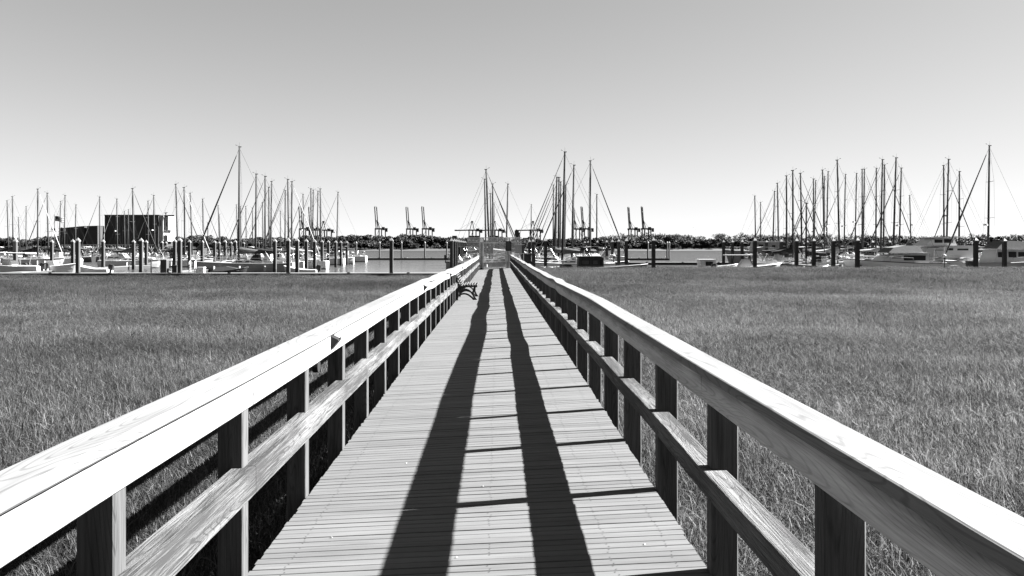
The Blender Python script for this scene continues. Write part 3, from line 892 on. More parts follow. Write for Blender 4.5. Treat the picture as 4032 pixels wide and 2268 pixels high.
    mast = MB(); mast.tube((mxl, 0, zb-.3), (tx, 0, H), mr, mr*.72, 8)
    mo = mast.build('mast', M[mcol], root, smooth=True)
    def mpt(t): return Vector((mxl + (tx-mxl)*t, 0, zb + (H-zb)*t))
    g = MB(); ns = 2 if H > 12.5 else 1
    tips = []
    for q in range(ns):
        t = (.52 if ns == 1 else (.36, .68)[q]); p = mpt(t); sw = B*.30*(1 if q == 0 else .8)
        for sgn in (1, -1):
            e = p + Vector((-.12, sgn*sw, .06)); g.tube(p, e, .03, .022, 5); tips.append((q, sgn, e))
    g.build('spreaders', M['aluminium'], mo)
    g = MB(); p = mpt(1.0)
    g.box(p.x-.22, p.x+.12, -.05, .05, p.z-.02, p.z+.07)
    g.tube(p, p+Vector((0,.05,.55)), .012, .008, 4); g.tube(p+Vector((.05,0,.07)), p+Vector((.38,0,.22)), .012, .01, 4)
    g.tube(p+Vector((.30,0,.20)), p+Vector((.46,0,.26)), .03, .03, 5)
    g.build('masthead_gear', M['wire'], mo)
    # boom and sail cover
    bl_ = L*.36; zbm = zb + .75
    g = MB(); g.tube((mxl-.1, 0, zbm), (mxl-bl_, 0, zbm+.12), .06, .055, 7); g.build('boom', M[mcol], root)
    cover = opts.get('cover', 'canvas_dark')
    g = MB(); rings = []
    for t in np.linspace(0, 1, 7):
        x_ = mxl - .02 - bl_*.97*t; hh = .62*(1-t)**1.6 + .14; w = .13 + .05*math.sin(t*3.1)
        zc = zbm + .07 + .12*t
        rings.append([(x_, -w, zc), (x_, -w*.8, zc+hh*.6), (x_, 0, zc+hh), (x_, w*.8, zc+hh*.6), (x_, w, zc), (x_, 0, zc-.09)])
    g.loft(rings); g.build('sail_cover', M[cover], root)
    # standing rigging
    g = MB(); top = mpt(.99); bow = Vector((L/2+.06*L-.12, 0, sheer_z(fb, .25, 1.0)+.1)); stern = Vector((-L/2+.08, 0, fb+.1))
    g.tube(top, bow, .014, .014, 4); g.tube(top, stern, .012, .012, 4)
    for q, sgn, e in tips:
        ch = Vector((mxl-.05, sgn*B*.46, fb))
        if q == 0: g.tube(ch, e, .011, .011, 4)
        nxt = [t_[2] for t_ in tips if t_[0] == q+1 and t_[1] == sgn]
        g.tube(e, nxt[0] if nxt else top, .011, .011, 4)
    g.build('rigging', M['wire'], root)
    if opts.get('jib'):
        rj = opts.get('jr', .06)
        g = MB(); a, b_ = bow + (top-bow)*.06, bow + (top-bow)*.93
        g.tube(a, a+(b_-a)*.35, rj*.8, rj*1.15, 7); g.tube(a+(b_-a)*.35, b_, rj*1.15, rj*.45, 7)
        g.build('furled_jib', M[opts['jib']], root)
    if opts.get('radar'):
        p = mpt(opts['radar']); g = MB(); g.tube(p+Vector((.35,0,-.08)), p+Vector((.35,0,.14)), .28, .24, 12); g.bar(p, p+Vector((.3,0,-.08)), .08, .05)
        g.build('radar_dome', M['cream_gel'], mo)
    if opts.get('bimini'):
        cv = opts['bimini']
        g = MB(); zt = fb + 2.0
        xs = [(-.42*L, zt-.08), (-.33*L, zt), (-.24*L, zt), (-.17*L, zt-.08)]
        g.prism(xs + [(x_, z_-.05) for x_, z_ in reversed(xs)], -B*.33, B*.33); bo = g.build('bimini', M[cv], root)
        g = MB()
        for x_ in (-.40*L, -.19*L):
            for sgn in (1,-1): g.tube((-.29*L, sgn*B*.34, fb+.1), (x_, sgn*B*.32, zt-.1), .015, .015, 4)
        g.build('bimini_frame', M['steel'], bo)
    if opts.get('dodger'):
        g = MB(); x_ = x0
        g.prism([(x_-.45, z+.2), (x_+.55, z+hc), (x_+.15, z+hc+.55), (x_-.42, z+hc+.62)], -B*.26, B*.26, inset=.12)
        g.build('dodger', M[opts['dodger']], root)
    if opts.get('fenders', True):
        g = MB()
        for t in r.choice(np.linspace(.15, .8, 6), 3, replace=False):
            x_ = -L/2+L*t; sgn = 1 if r.random() < .5 else -1
            for sg in (1, -1):
                g.tube((x_, sg*(B*.5+.08), .25), (x_, sg*(B*.5+.08), .85), .11, .11, 7)
        g.build('fender', M['rope'], root)
    for sgn in ((1,) if r.random() < .6 else (1, -1)):
        if r.random() < .8:     # horseshoe buoy on the stern rail
            g = MB(); cx_, cz_ = -L*.47, fb+.75
            g.path([(cx_+.25*math.cos(a), sgn*B*.37, cz_+.28*math.sin(a)) for a in np.linspace(-2.6, 2.6, 9)], .075, 5)
            g.build('lifebuoy', M['rope'], root)
    if r.random() < .55:
        g = MB(); y_ = B*.28*(1 if r.random() < .5 else -1); x_ = -L*.5-.08
        g.box(x_-.16, x_+.12, y_-.14, y_+.14, fb+.55, fb+.95); g.box(x_-.05, x_+.05, y_-.05, y_+.05, fb-.1, fb+.548); g.build('outboard', M['black'], root)
    if r.random() < .8:
        g = MB()
        for q in range(int(r.integers(3, 8))):
            x_ = r.uniform(-.42, .36)*L; y_ = r.uniform(-.26, .26)*B; w_ = r.uniform(.12, .4); zb_ = fb+.28 if x_ < x0 else (fb+hc+.03 if x_ < x1-.2 else fb+.12)
            g.box(x_-w_, x_+w_, y_-w_*.6, y_+w_*.6, zb_, zb_+r.uniform(.12, .35))
        g.build('deck_lockers', M[('white_gel','canvas_white','canvas_dark','canvas_grey')[int(r.integers(0,4))]], root)
    if r.random() < .35:
        g = MB(); x_ = -L*.47
        for sgn in (1, -1): g.path([(x_, sgn*B*.33, fb), (x_-.1, sgn*B*.33, fb+2.0)], .03, 5)
        g.path([(x_-.1, -B*.33, fb+2.0), (x_-.1, B*.33, fb+2.0)], .03, 5); g.box(x_-.6, x_+.35, -B*.3, B*.3, fb+2.04, fb+2.09); g.build('solar_arch', M['steel'], root)
    if r.random() < .3:
        g = MB(); x_ = L*.30; g.loft([[(x_+1.3*math.cos(t)*k, .55*math.sin(t)*k, fb+.15+zz) for t in np.linspace(0, 6.283, 13)[:-1]] for zz, k in ((0,.8),(.12,1),(.3,.95),(.42,.6))]); g.build('upturned_dinghy', M['canvas_white' if r.random()<.5 else 'canvas_grey'], root, smooth=True)
    if opts.get('wheel', r.random() < .5):
        g = MB(); x_ = -.33*L
        cpt = [(x_, .42*math.cos(a), fb+.75+.42*math.sin(a)) for a in np.linspace(0, 2*math.pi, 13)]
        g.path(cpt, .02, 4); g.tube((x_+.1, 0, fb-.1), (x_+.1, 0, fb+.85), .08, .06, 6)
        for a in (0, 2.1, 4.2): g.tube((x_,0,fb+.75), (x_,.42*math.cos(a),fb+.75+.42*math.sin(a)), .012, .012, 4)
        g.build('steering_wheel', M['steel'], root)
    return root
# (mast top px, mast top py, base px, bow direction, options)
BT = [
 (28,791,34,1,{}),(49,775,52,1,{'radar':.3}),(72,856,79,-1,{}),(103,814,102,1,{'cover':'canvas_white'}),(149,745,148,1,{'jib':'canvas_white'}),(186,761,191,-1,{'jib':'canvas_grey'}),
 (239,793,230,1,{}),(256,770,252,-1,{'cover':'canvas_dark'}),(299,807,296,-1,{}),(392,776,394,-1,{'jib':'canvas_dark'}),(460,784,462,-1,{'jib':'canvas_grey','radar':.42}),
 (490,832,491,1,{}),(506,826,502,1,{'cover':'canvas_grey'}),(522,743,527,1,{'jib':'canvas_dark','hull':'white_gel'}),(583,792,583,1,{}),(605,770,610,-1,{'jib':'canvas_dark','radar':.42,'cover':'canvas_dark'}),
 (692,726,701,1,{'jib':'canvas_dark'}),(725,739,728,1,{'jib':'canvas_white','bimini':'canvas_dark'}),(749,761,757,1,{}),(798,784,801,1,{'jib':'canvas_dark','mast':'dark_mast'}),
 (818,877,818,-1,{'mast':'dark_mast'}),(859,810,866,-1,{}),(863,846,868,1,{}),(931,807,937,1,{}),(943,579,940,-1,{'jib':'canvas_grey','Y':90,'hull':'grey_gel','jr':.09}),(947,813,949,1,{}),
 (968,813,970,1,{}),(994,819,995,-1,{}),(1009,686,1006,-1,{'jib':'canvas_dark','cover':'canvas_dark'}),(1034,798,1036,1,{}),(1044,695,1044,-1,{'jib':'canvas_grey'}),
 (1058,738,1061,-1,{'jib':'canvas_dark','dodger':'canvas_dark'}),(1070,715,1065,1,{}),(1104,832,1104,-1,{}),(1123,751,1122,-1,{'jib':'canvas_dark','mast':'dark_mast'}),(1133,707,1138,-1,{'jib':'canvas_dark'}),
 (1150,716,1147,1,{'jib':'canvas_white','dodger':'canvas_white'}),(1193,765,1197,-1,{'jib':'canvas_dark','radar':.4}),(1224,744,1227,-1,{'jib':'canvas_grey'}),(1234,749,1230,1,{'bimini':'canvas_white'}),
 (1252,753,1248,-1,{}),(1261,744,1264,-1,{'dodger':'canvas_grey'}),(1331,757,1325,-1,{'jib':'canvas_grey','radar':.35}),
 (1908,706,1914,-1,{}),(1914,668,1929,1,{'jib':'canvas_dark','jr':.07}),(1931,763,1934,1,{}),(1940,725,1939,1,{'jib':'canvas_dark'}),(1945,799,1946,1,{'jib':'canvas_dark'}),(2000,725,1992,-1,{}),
 (2092,806,2090,-1,{'jib':'canvas_grey'}),(2179,729,2178,-1,{'jib':'canvas_dark'}),(2193,699,2180,-1,{'mast':'dark_mast'}),(2192,761,2188,-1,{'jib':'canvas_dark'}),(2201,699,2198,-1,{'jib':'canvas_dark','mast':'dark_mast'}),(2208,717,2205,1,{}),
 (2224,599,2213,-1,{'mast':'dark_mast','jib':'canvas_grey'}),(2223,722,2221,1,{}),(2229,728,2222,1,{}),(2260,651,2251,-1,{'jib':'canvas_dark','jr':.08}),(2325,634,2322,1,{'jib':'canvas_dark','jr':.08,'bimini':'canvas_grey'}),(2350,766,2349,-1,{'mast':'dark_mast'}),
 (2972,772,2976,-1,{'mast':'dark_mast'}),(2995,797,2995,1,{}),(3050,754,3042,-1,{'jib':'canvas_dark'}),(3061,722,3066,1,{'jib':'canvas_grey','cover':'canvas_dark'}),(3097,693,3097,1,{'jib':'canvas_dark'}),
 (3122,672,3122,1,{'jib':'canvas_dark'}),(3152,683,3158,1,{'jib':'canvas_grey'}),(3175,801,3174,-1,{'Y':85.5,'mast':'dark_mast','hull':'dark_gel'}),(3203,705,3204,-1,{'jib':'canvas_dark'}),(3212,711,3205,-1,{'jib':'canvas_dark','radar':.3}),
 (3239,670,3247,1,{'radar':.35,'dodger':'canvas_grey'}),(3246,695,3246,-1,{}),(3261,676,3253,-1,{'jib':'canvas_dark','radar':.28}),(3297,631,3306,1,{'bimini':'canvas_white'}),(3329,687,3323,-1,{'jib':'canvas_dark','radar':.35}),
 (3373,683,3366,-1,{'radar':.4,'bimini':'canvas_white'}),(3395,667,3395,1,{'radar':.3}),(3404,667,3398,1,{'jib':'canvas_dark'}),(3451,663,3448,-1,{}),(3475,629,3467,-1,{'jib':'canvas_grey','cover':'canvas_dark'}),
 (3483,650,3478,1,{'jib':'canvas_dark','dodger':'canvas_grey'}),(3529,622,3516,-1,{}),(3549,662,3540,-1,{'jib':'canvas_dark','jr':.09,'radar':.35}),(3582,770,3588,1,{'radar':.5}),(3716,652,3717,1,{'jib':'canvas_dark','radar':.45}),
 (3735,628,3726,-1,{}),(3778,676,3776,-1,{'jib':'canvas_dark','cover':'canvas_dark'}),(3896,574,3890,-1,{'jib':'canvas_dark','jr':.10,'Y':98,'cover':'canvas_dark','radar':.3}),
]
placed = []
def overlap(a, b):
    return abs(a[0]-b[0]) < (a[2]+b[2])/2 and abs(a[1]-b[1]) < (a[3]+b[3])/2
# keep-out strips for the power boats listed further down: (x centre, y centre, length, width)
keep = [( -64, 89, 14, 4.5), (-46.5, 86.6, 12, 4.2), (9.5, 86, 19, 6), (28, 85, 22, 8), (45, 88, 18, 9), (60, 90, 14, 9), (-47.6,84,7,3)]
boats = []
br = np.random.default_rng(11)
order = sorted(range(len(BT)), key=lambda i: (('Y' not in BT[i][4]), BT[i][1]))
for i in order:
    tx_, ty_, bx_, d_, op = BT[i]
    h0 = op.get('h', 12.6 + br.normal(0, .5))
    Y0 = op.get('Y', (h0-3.2)*F/(968-ty_))
    Y0 = min(max(Y0, 93 if tx_ > 1700 or tx_ < 1400 else 93), 200)
    cand = sorted([Y0 + dd for dd in np.arange(-70, 90, 1.5)], key=lambda v: abs(v-Y0))
    for Y in [Y0] + cand:
        if 'Y' not in op and not (91 <= Y <= 235): continue
        H = 3.2 + (968-ty_)*Y/F
        if 'Y' not in op and not (7.2 < H < 19.5): continue
        L = min(13.5, max(6.5, H*.74)); X = (bx_-CX)*Y/F - d_*L*.08
        bb = (X, Y, L+1.2, L*.3+.7)
        if all(not overlap(bb, q) for q in placed) and ('Y' in op or all(not overlap(bb, q) for q in keep)): break
    placed.append(bb)
    boats.append((i, Y, H))
cols = ['white_gel','white_gel','cream_gel','cream_gel','grey_gel','dark_gel','white_gel']
roots = {}
for i, Y, H in boats:
    tx_, ty_, bx_, d_, op = BT[i]
    op = dict(op)
    op.setdefault('hull', cols[int(br.integers(0, 7))])
    op.setdefault('cover', ['canvas_dark','canvas_dark','canvas_grey','canvas_white'][int(br.integers(0, 4))])
    if br.random() < .6: op.setdefault('dodger', 'canvas_dark' if br.random() < .6 else 'canvas_white')
    if br.random() < .45: op.setdefault('bimini', 'canvas_dark' if br.random() < .5 else 'canvas_white')
    roots[i] = (sailboat(bx_, Y, H, d_, (tx_-bx_)*Y/F, op, br), op, Y, H)
def cluster(px):
    return 'in the left marina' if px < 1400 else 'beyond the gate' if px < 2050 else 'in the middle cluster' if px < 2500 else 'in the right marina'
cnt = {}
for i in sorted(roots, key=lambda i: BT[i][0]):
    o, op, Y, H = roots[i]; c = cluster(BT[i][0]); cnt[c] = cnt.get(c, 0) + 1
    ex = ''
    tall = {24: 'tallest left marina', 56: 'tallest'}
    mastw = 'dark-masted' if op.get('mast') == 'dark_mast' else 'pale-masted'
    if op.get('jib') == 'canvas_dark': ex = 'with dark furled jib, '
    elif op.get('radar'): ex = 'with radar dome, '
    o['label'] = f'{mastw} sailboat {ex}{ordinal(cnt[c])} mast from the left {c}'
    o['group'] = 'moored sailboats ' + c

# ---------------------------------------------------------------- power boats
def motor_hull(root, L, B, fb, gel='white_gel', stripe=None):
    g = MB(); rr = []
    for t in (0, .15, .4, .65, .82, .93, 1.0):
        x = -L/2+L*t; hb = B/2*(.95 if t < .6 else max(.03, .95*math.cos((t-.6)/.4*math.pi/2)**.7))
        z1 = fb + .45*max(0, (t-.3)/.7)**1.6; rk = .10*L*max(0, (t-.7)/.3); chine = .6 if t < .6 else .6*(1-(t-.6)/.6)
        rr.append([(x+rk, -hb, z1), (x+rk*.5, -hb*(.93 if t < .8 else .75), z1*.5), (x, -hb*(.88 if t < .8 else .6), .1), (x, 0, -.35), (x, hb*(.88 if t < .8 else .6), .1), (x+rk*.5, hb*(.93 if t < .8 else .75), z1*.5), (x+rk, hb, z1), (x+rk, 0, z1+.03)])
    g.loft(rr); g.build('hull', M[gel], root)
    g = MB()
    for sg in (0, 6):
        g.path([tuple(Vector(q[sg])+Vector((0, (-.02 if sg == 0 else .02), .02))) for q in rr], .05, 5)
    g.build('rub_rail', M[stripe or 'grey_gel'], root)
    return rr
def windows(root, rects, yh, m='glass', name='window'):
    for (xa, xb, za, zb) in rects:
        g = MB()
        for sg in (1, -1): g.box(xa, xb, min(sg*yh, sg*(yh+.015)), max(sg*yh, sg*(yh+.015)), za, zb)
        g.build(name, M[m], root)
def rail_on(root, rr, a, b, h=.6):
    g = MB()
    for sg in (0, 6):
        ps = [Vector(q[sg]) for q in rr[a:b]]
        for p in ps: g.tube(p, p+Vector((0,0,h)), .018, .018, 4)
        g.path([p+Vector((0,0,h)) for p in ps], .018, 4)
    g.build('bow_rail', M['steel'], root)
def outboard(root, x, y, z):
    o = MB(); o.prism([(-.45,.25),(0,.3),(.05,.75),(-.1,.95),(-.5,.85)], y-.2, y+.2, inset=.05)
    o.v = [(a+x, b_, c+z) for a, b_, c in o.v]; cw = o.build('outboard', M['black'], root)
    l = MB(); l.box(x-.28, x-.12, y-.06, y+.06, z-.5, z+.27); l.build('lower_unit', M['black'], cw)
def boat(name, px, Y, rz, label, cat='motorboat'):
    return empty(name, ((px-CX)*Y/F, Y, 0), rz, label, cat)

# flybridge cruiser with canvas top, foreground right (px 3400-3680)
b1 = boat('motor_cruiser', 3530, 91.5, math.pi, 'white motor cruiser with wide black side window and grey canvas over the bridge')
rr = motor_hull(b1, 10.5, 3.6, 1.2, 'white_gel', 'black'); rail_on(b1, rr, 2, 7)
g = MB(); g.prism([(-3.0,1.2),(2.6,1.35),(1.2,2.15),(-2.6,2.3),(-3.0,2.25)], -1.5, 1.5, inset=.15); g.build('cabin', M['cream_gel'], b1)
windows(b1, [(-2.6,-.1,1.45,2.1)], 1.44)
g = MB(); g.add([(.15,-1.452,1.45),(1.7,-1.452,1.45),(1.0,-1.40,2.02),(.15,-1.40,2.02)], [(0,1,2,3)]); g.add([(.15,1.452,1.45),(1.7,1.452,1.45),(1.0,1.40,2.02),(.15,1.40,2.02)], [(3,2,1,0)]); g.build('front_window', M['canvas_grey'], b1)
g = MB(); g.prism([(-3.1,2.33),(1.3,2.33),(1.3,2.42),(-3.1,2.42)], -1.6, 1.6); g.build('bridge_deck', M['white_gel'], b1)
g = MB(); g.prism([(-2.4,2.43),(1.6,2.43),(.9,3.0),(-.5,3.25),(-2.1,3.15)], -1.4, 1.4, inset=.35); g.build('canvas_cover', M['canvas_grey'], b1)
# trawler behind (px 3588-3745)
b2 = boat('trawler_yacht', 3680, 100.5, math.pi, 'tall white cabin cruiser with enclosed upper bridge and arched saloon windows')
rr = motor_hull(b2, 11.5, 4.2, 1.5, 'white_gel'); rail_on(b2, rr, 3, 7)
g = MB(); g.prism([(-4.2,1.5),(2.6,1.6),(1.7,3.1),(-4.2,3.1)], -1.8, 1.8, inset=.12); g.build('cabin', M['cream_gel'], b2)
windows(b2, [(-3.3,-1.9,1.9,2.85),(-1.4,-.6,1.9,2.9),(-.2,1.0,1.95,2.7)], 1.70, 'glass')
g = MB(); g.prism([(-4.6,3.12),(2.0,3.12),(2.0,3.24),(-4.6,3.24)], -1.95, 1.95); g.build('roof', M['white_gel'], b2)
g = MB(); g.prism([(-2.0,3.25),(2.0,3.25),(1.2,3.85),(.5,4.2),(-1.7,4.25)], -1.5, 1.5, inset=.2); g.build('upper_bridge', M['cream_gel'], b2)
windows(b2, [(-1.5,-.4,3.5,4.05),(-.2,.8,3.5,4.0)], 1.42, 'glass', 'bridge_window')
g = MB(); g.prism([(-2.3,4.27),(.8,4.22),(.8,4.33),(-2.3,4.38)], -1.6, 1.6); g.build('bridge_top', M['white_gel'], b2)
# express cruiser at right edge (px 3880-4032+)
b3 = boat('express_cruiser', 3985, 90.5, 0, 'cabin boat with sloping grey canvas roof and three side windows at the right edge')
rr = motor_hull(b3, 9.5, 3.4, 1.25, 'grey_gel'); rail_on(b3, rr, 2, 7)
g = MB(); g.prism([(-3.0,1.25),(1.5,1.35),(.7,2.75),(-2.5,2.75)], -1.45, 1.45, inset=.15); g.build('cabin', M['cream_gel'], b3)
windows(b3, [(-2.5,-1.7,1.75,2.5),(-1.3,-.4,1.75,2.55),(-.2,.7,1.75,2.5)], 1.37)
g = MB(); g.prism([(-3.2,2.77),(.9,2.77),(.9,2.85),(-3.2,2.85)], -1.6, 1.6); g.build('roof', M['white_gel'], b3)
g = MB(); g.prism([(-2.6,2.86),(2.2,2.86),(1.4,3.3),(.2,3.75),(-1.5,3.8)], -1.35, 1.35, inset=.3); g.build('canvas_cover', M['canvas_grey'], b3)
# dark pilothouse launch (px 2266-2370), near, long low hull
b4 = boat('pilothouse_launch', 2345, 83.2, 0, 'dark low workboat with boxy two-window wheelhouse behind the grass')
rr = motor_hull(b4, 9.2, 2.5, .82, 'dark_gel', 'grey_gel')
g = MB(); g.prism([(-1.9,.8),(.75,.8),(.72,1.95),(.5,2.02),(-1.85,2.02)], -1.0, 1.0, inset=.05); g.build('wheelhouse', M['wall_mid'], b4)
windows(b4, [(-1.6,-.75,1.2,1.75),(-.45,.15,1.2,1.75),(.3,.6,1.2,1.75)], .985)
windows(b4, [(-1.55,-.8,1.26,1.69),(-.4,.1,1.26,1.69)], 1.002, 'canvas_grey', 'window_pane')
g = MB(); g.prism([(-2.0,2.03),(.95,2.03),(.9,2.1),(-2.0,2.12)], -1.1, 1.1); g.build('roof', M['canvas_grey'], b4)
g = MB(); g.tube((-1.2,0,2.13),(-1.2,0,2.75),.025,.015,5); g.prism([(-.5,2.14),(.5,2.14),(.3,2.35),(-.4,2.35)],-.4,.4,inset=.1); g.build('roof_gear', M['white_gel'], b4)
g = MB(); g.prism([(-3.9,.84),(-2.3,.84),(-2.6,1.2),(-3.6,1.25)],-.6,.6,inset=.1); g.build('engine_cover', M['canvas_dark'], b4)
# centre console with T top (px 2860-3017)
b5 = boat('centre_console', 2935, 85.0, 0, 'small white centre console boat under a flat white T-top')
rr = motor_hull(b5, 6.4, 2.3, .85, 'cream_gel', 'white_gel')
g = MB(); g.prism([(-.9,.8),(.6,.8),(.35,1.75),(-.3,1.75),(-.6,1.3)], -.5, .5, inset=.08); g.build('console', M['cream_gel'], b5)
g = MB(); g.prism([(-2.2,2.15),(1.1,2.15),(1.05,2.24),(-2.2,2.24)], -.95, .95); tt = g.build('t_top', M['white_gel'], b5)
g = MB()
for x_, xt in ((-.9,-1.2),(.5,.8)):
    for sg in (1,-1): g.tube((x_, sg*.5, .8), (xt, sg*.8, 2.14), .025, .025, 5)
g.build('t_top_frame', M['steel'], tt)
outboard(b5, -3.2, 0, .35)
g = MB(); g.add([(.62,-.42,1.3),(.62,.42,1.3),(.36,.38,1.95),(.36,-.38,1.95),(.64,-.42,1.3),(.64,.42,1.3),(.38,.38,1.95),(.38,-.38,1.95)], [(0,1,2,3),(7,6,5,4),(0,4,5,1),(1,5,6,2),(2,6,7,3),(3,7,4,0)]); g.build('windscreen', M['glass'], b5)
# small cuddy (px 2745-2804)
b6 = boat('cuddy_boat', 2785, 93, 0, 'low white cabin skiff with dark side opening on the water right of the far dock')
rr = motor_hull(b6, 6.0, 2.2, .6, 'white_gel')
g = MB(); g.prism([(-1.0,.6),(1.1,.6),(.75,1.5),(-1.0,1.5)], -.8, .8, inset=.05); g.build('cabin', M['cream_gel'], b6)
g = MB(); g.prism([(-1.15,1.51),(.85,1.51),(.85,1.62),(-1.15,1.62)], -.88, .88); g.build('roof', M['white_gel'], b6)
windows(b6, [(-.4,.45,.85,1.35)], .785)
# pilothouse motor sailer far (px 2948-3040)
b7 = boat('pilothouse_cruiser', 3000, 120, math.pi, 'pale flared cruiser with square pilothouse beneath the leftmost right marina mast')
rr = motor_hull(b7, 9.5, 3.3, 2.1, 'grey_gel'); rail_on(b7, rr, 3, 7)
g = MB(); g.prism([(-2.4,2.1),(1.6,2.2),(1.3,3.75),(-2.4,3.75)], -1.3, 1.3, inset=.1); g.build('pilothouse', M['grey_gel'], b7)
g = MB(); g.prism([(-2.7,3.76),(1.7,3.76),(1.7,3.9),(-2.7,3.9)], -1.45, 1.45); g.build('roof', M['white_gel'], b7)
windows(b7, [(.2,.9,2.9,3.4),(-1.6,-1.1,2.9,3.3)], 1.26)
# left edge open boat with canopy (px 0-120)
b8 = boat('fishing_boat', 40, 86.5, 0, 'open white fishing boat with thin canopy and big black outboard at the left edge')
b8.rotation_euler = (0, 0, math.pi)
rr = motor_hull(b8, 7.2, 2.5, .95, 'cream_gel', 'white_gel')
g = MB(); g.prism([(-2.3,2.35),(2.4,2.45),(2.4,2.5),(-2.3,2.42)], -1.0, 1.0); ct = g.build('canopy', M['white_gel'], b8)
g = MB()
for x_ in (-1.8,-.6,.8,2.0):
    for sg in (1,-1): g.tube((x_*.8, sg*1.05, .9), (x_, sg*.95, 2.36), .03, .03, 5)
g.build('canopy_frame', M['steel'], ct)
g = MB(); g.prism([(-.6,.8),(.7,.8),(.5,1.6),(-.3,1.6)], -.5, .5); g.build('console', M['white_gel'], b8)
outboard(b8, -3.5, .25, .4); outboard(b8, -3.5, -.45, .4)
# little sloop-shaped day boat near the dock and inflatables
for px, Y, rz, lab in ((205, 88.5, 0, 'small white motorboat with twin outboards beside the leftmost tall pile'),
                       (375, 90.5, math.pi, 'white inflatable tender with raised bow between two left dock piles'),
                       (900, 82.8, 0, 'dark covered dinghy tied to the near left dock'),
                       (1190, 87.5, math.pi, 'white dinghy hanging by the sterns behind the dark dock pile'),
                       (3190, 90.3, 0, 'low white skiff behind the grass beneath the small dark mast'),
                       (3320, 90.6, math.pi, 'white inflatable with outboard between two right marina piles'),
                       (2270, 84.5, math.pi, 'small white rowing boat left of the dark wheelhouse launch')):
    o = boat('dinghy', px, Y, rz, lab, 'dinghy')
    L_ = 3.4
    rr = motor_hull(o, L_ if px != 205 else 5.4, 1.6, .5 if px != 205 else .8, 'dark_gel' if px == 900 else 'white_gel', 'white_gel' if px != 900 else 'black')
    if px == 900:
        g = MB(); g.prism([(-1.5,.52),(1.3,.6),(.9,.85),(-.2,1.05),(-1.2,.95)], -.7, .7, inset=.4); g.build('cover', M['canvas_dark'], o)
    elif px == 205:
        g = MB(); g.prism([(-.6,.8),(.6,.85),(.4,1.5),(-.4,1.5)], -.5, .5, inset=.1); g.build('console', M['white_gel'], o); outboard(o, -2.6, .3, .35); outboard(o, -2.6, -.4, .35)
    else:
        outboard(o, -1.6, 0, .15)
        g = MB(); g.box(-.5,-.2,-.6,.6,.45,.52); g.box(.4,.7,-.5,.5,.47,.54); g.build('thwart', M['grey_gel'], o)

# dock clutter on the near left dock
def prop(name, px, Y, label, cat, fn):
    o = empty(name, ((px-CX)*Y/F, Y, .45), 0, label, cat); fn(o); return o
def cabinet(w, h, m, lid):
    def f(o):
        g = MB(); g.box(-w/2, w/2, -.3, .3, .002, h); g.build('body', M[m], o)
        g = MB(); g.prism([(-w/2-.04, h+.003), (w/2+.04, h+.003), (w/2, h+.09), (-w/2, h+.09)], -.34, .34); g.build('lid', M[lid], o)
        g = MB(); g.box(-w*.08, w*.08, -.325, -.302, h*.4, h*.5); g.build('latch', M['black'], o)
    return f
prop('pump_cabinet', 648, 80.3, 'tall grey pump cabinet standing on the near left dock', 'cabinet', cabinet(.62, 1.25, 'wall_mid', 'canvas_grey'))
prop('dock_box', 691, 80.5, 'dark low dock box between the tall cabinet and a pile', 'box', cabinet(.5, .68, 'wall_dark', 'black'))
prop('dock_box', 792, 80.1, 'white dock box with lid on the near left dock', 'box', cabinet(.7, .5, 'white_gel', 'white_gel'))
prop('dock_box', 3757, 87.4, 'white dock box with lid at the right end of the cruiser', 'box', cabinet(.7, .5, 'cream_gel', 'white_gel'))
prop('pump_cabinet', 3822, 87.4, 'grey cabinet beside the square pile in the right marina', 'cabinet', cabinet(.8, 1.0, 'wall_mid', 'canvas_grey'))
def ladder(o):
    g = MB()
    for x_ in (-.28, .28): g.path([(x_, -.1, 0), (x_, -.1, 1.1), (x_, .25, 1.2), (x_, .3, .0)], .04, 6)
    g.build('stile', M['white_gel'], o)
    g = MB()
    for z_ in (.3,.6,.9): g.tube((-.27,-.1,z_),(.27,-.1,z_),.025,.025,5)
    g.build('rung', M['white_gel'], o)
prop('dock_ladder', 757, 80.0, 'white hooped boarding ladder on the near left dock', 'ladder', ladder)
def post_lamp(o):
    g = MB(); g.tube((0,0,0),(0,0,2.0),.06,.05,8); g.build('post', M['black'], o)
    g = MB(); g.tube((0,0,2.0),(0,0,2.18),.09,.11,8); g.build('head', M['wire'], o)
prop('dock_lamp', 595, 80.2, 'thin black lamp post on the near left dock', 'lamp', post_lamp)
prop('dock_lamp', 3720, 79.4, 'short black post rising from the grass before the right cruiser', 'lamp', post_lamp).location.z = -.2
for px, lab in ((2138, 'white plastic barrel left of the pile near the boardwalk'), (2167, 'white plastic barrel right of the pile near the boardwalk')):
    o = empty('barrel', ((px-CX)*84/F, 84, .12), 0, lab, 'barrel', 'white barrels at the pile')
    g = MB(); g.tube((0,0,0),(0,0,.8),.27,.3,12); g.build('body', M['white_gel'], o)
    g = MB(); g.tube((0,0,.802),(0,0,.85),.31,.29,12); g.build('rim', M['rope'], o)

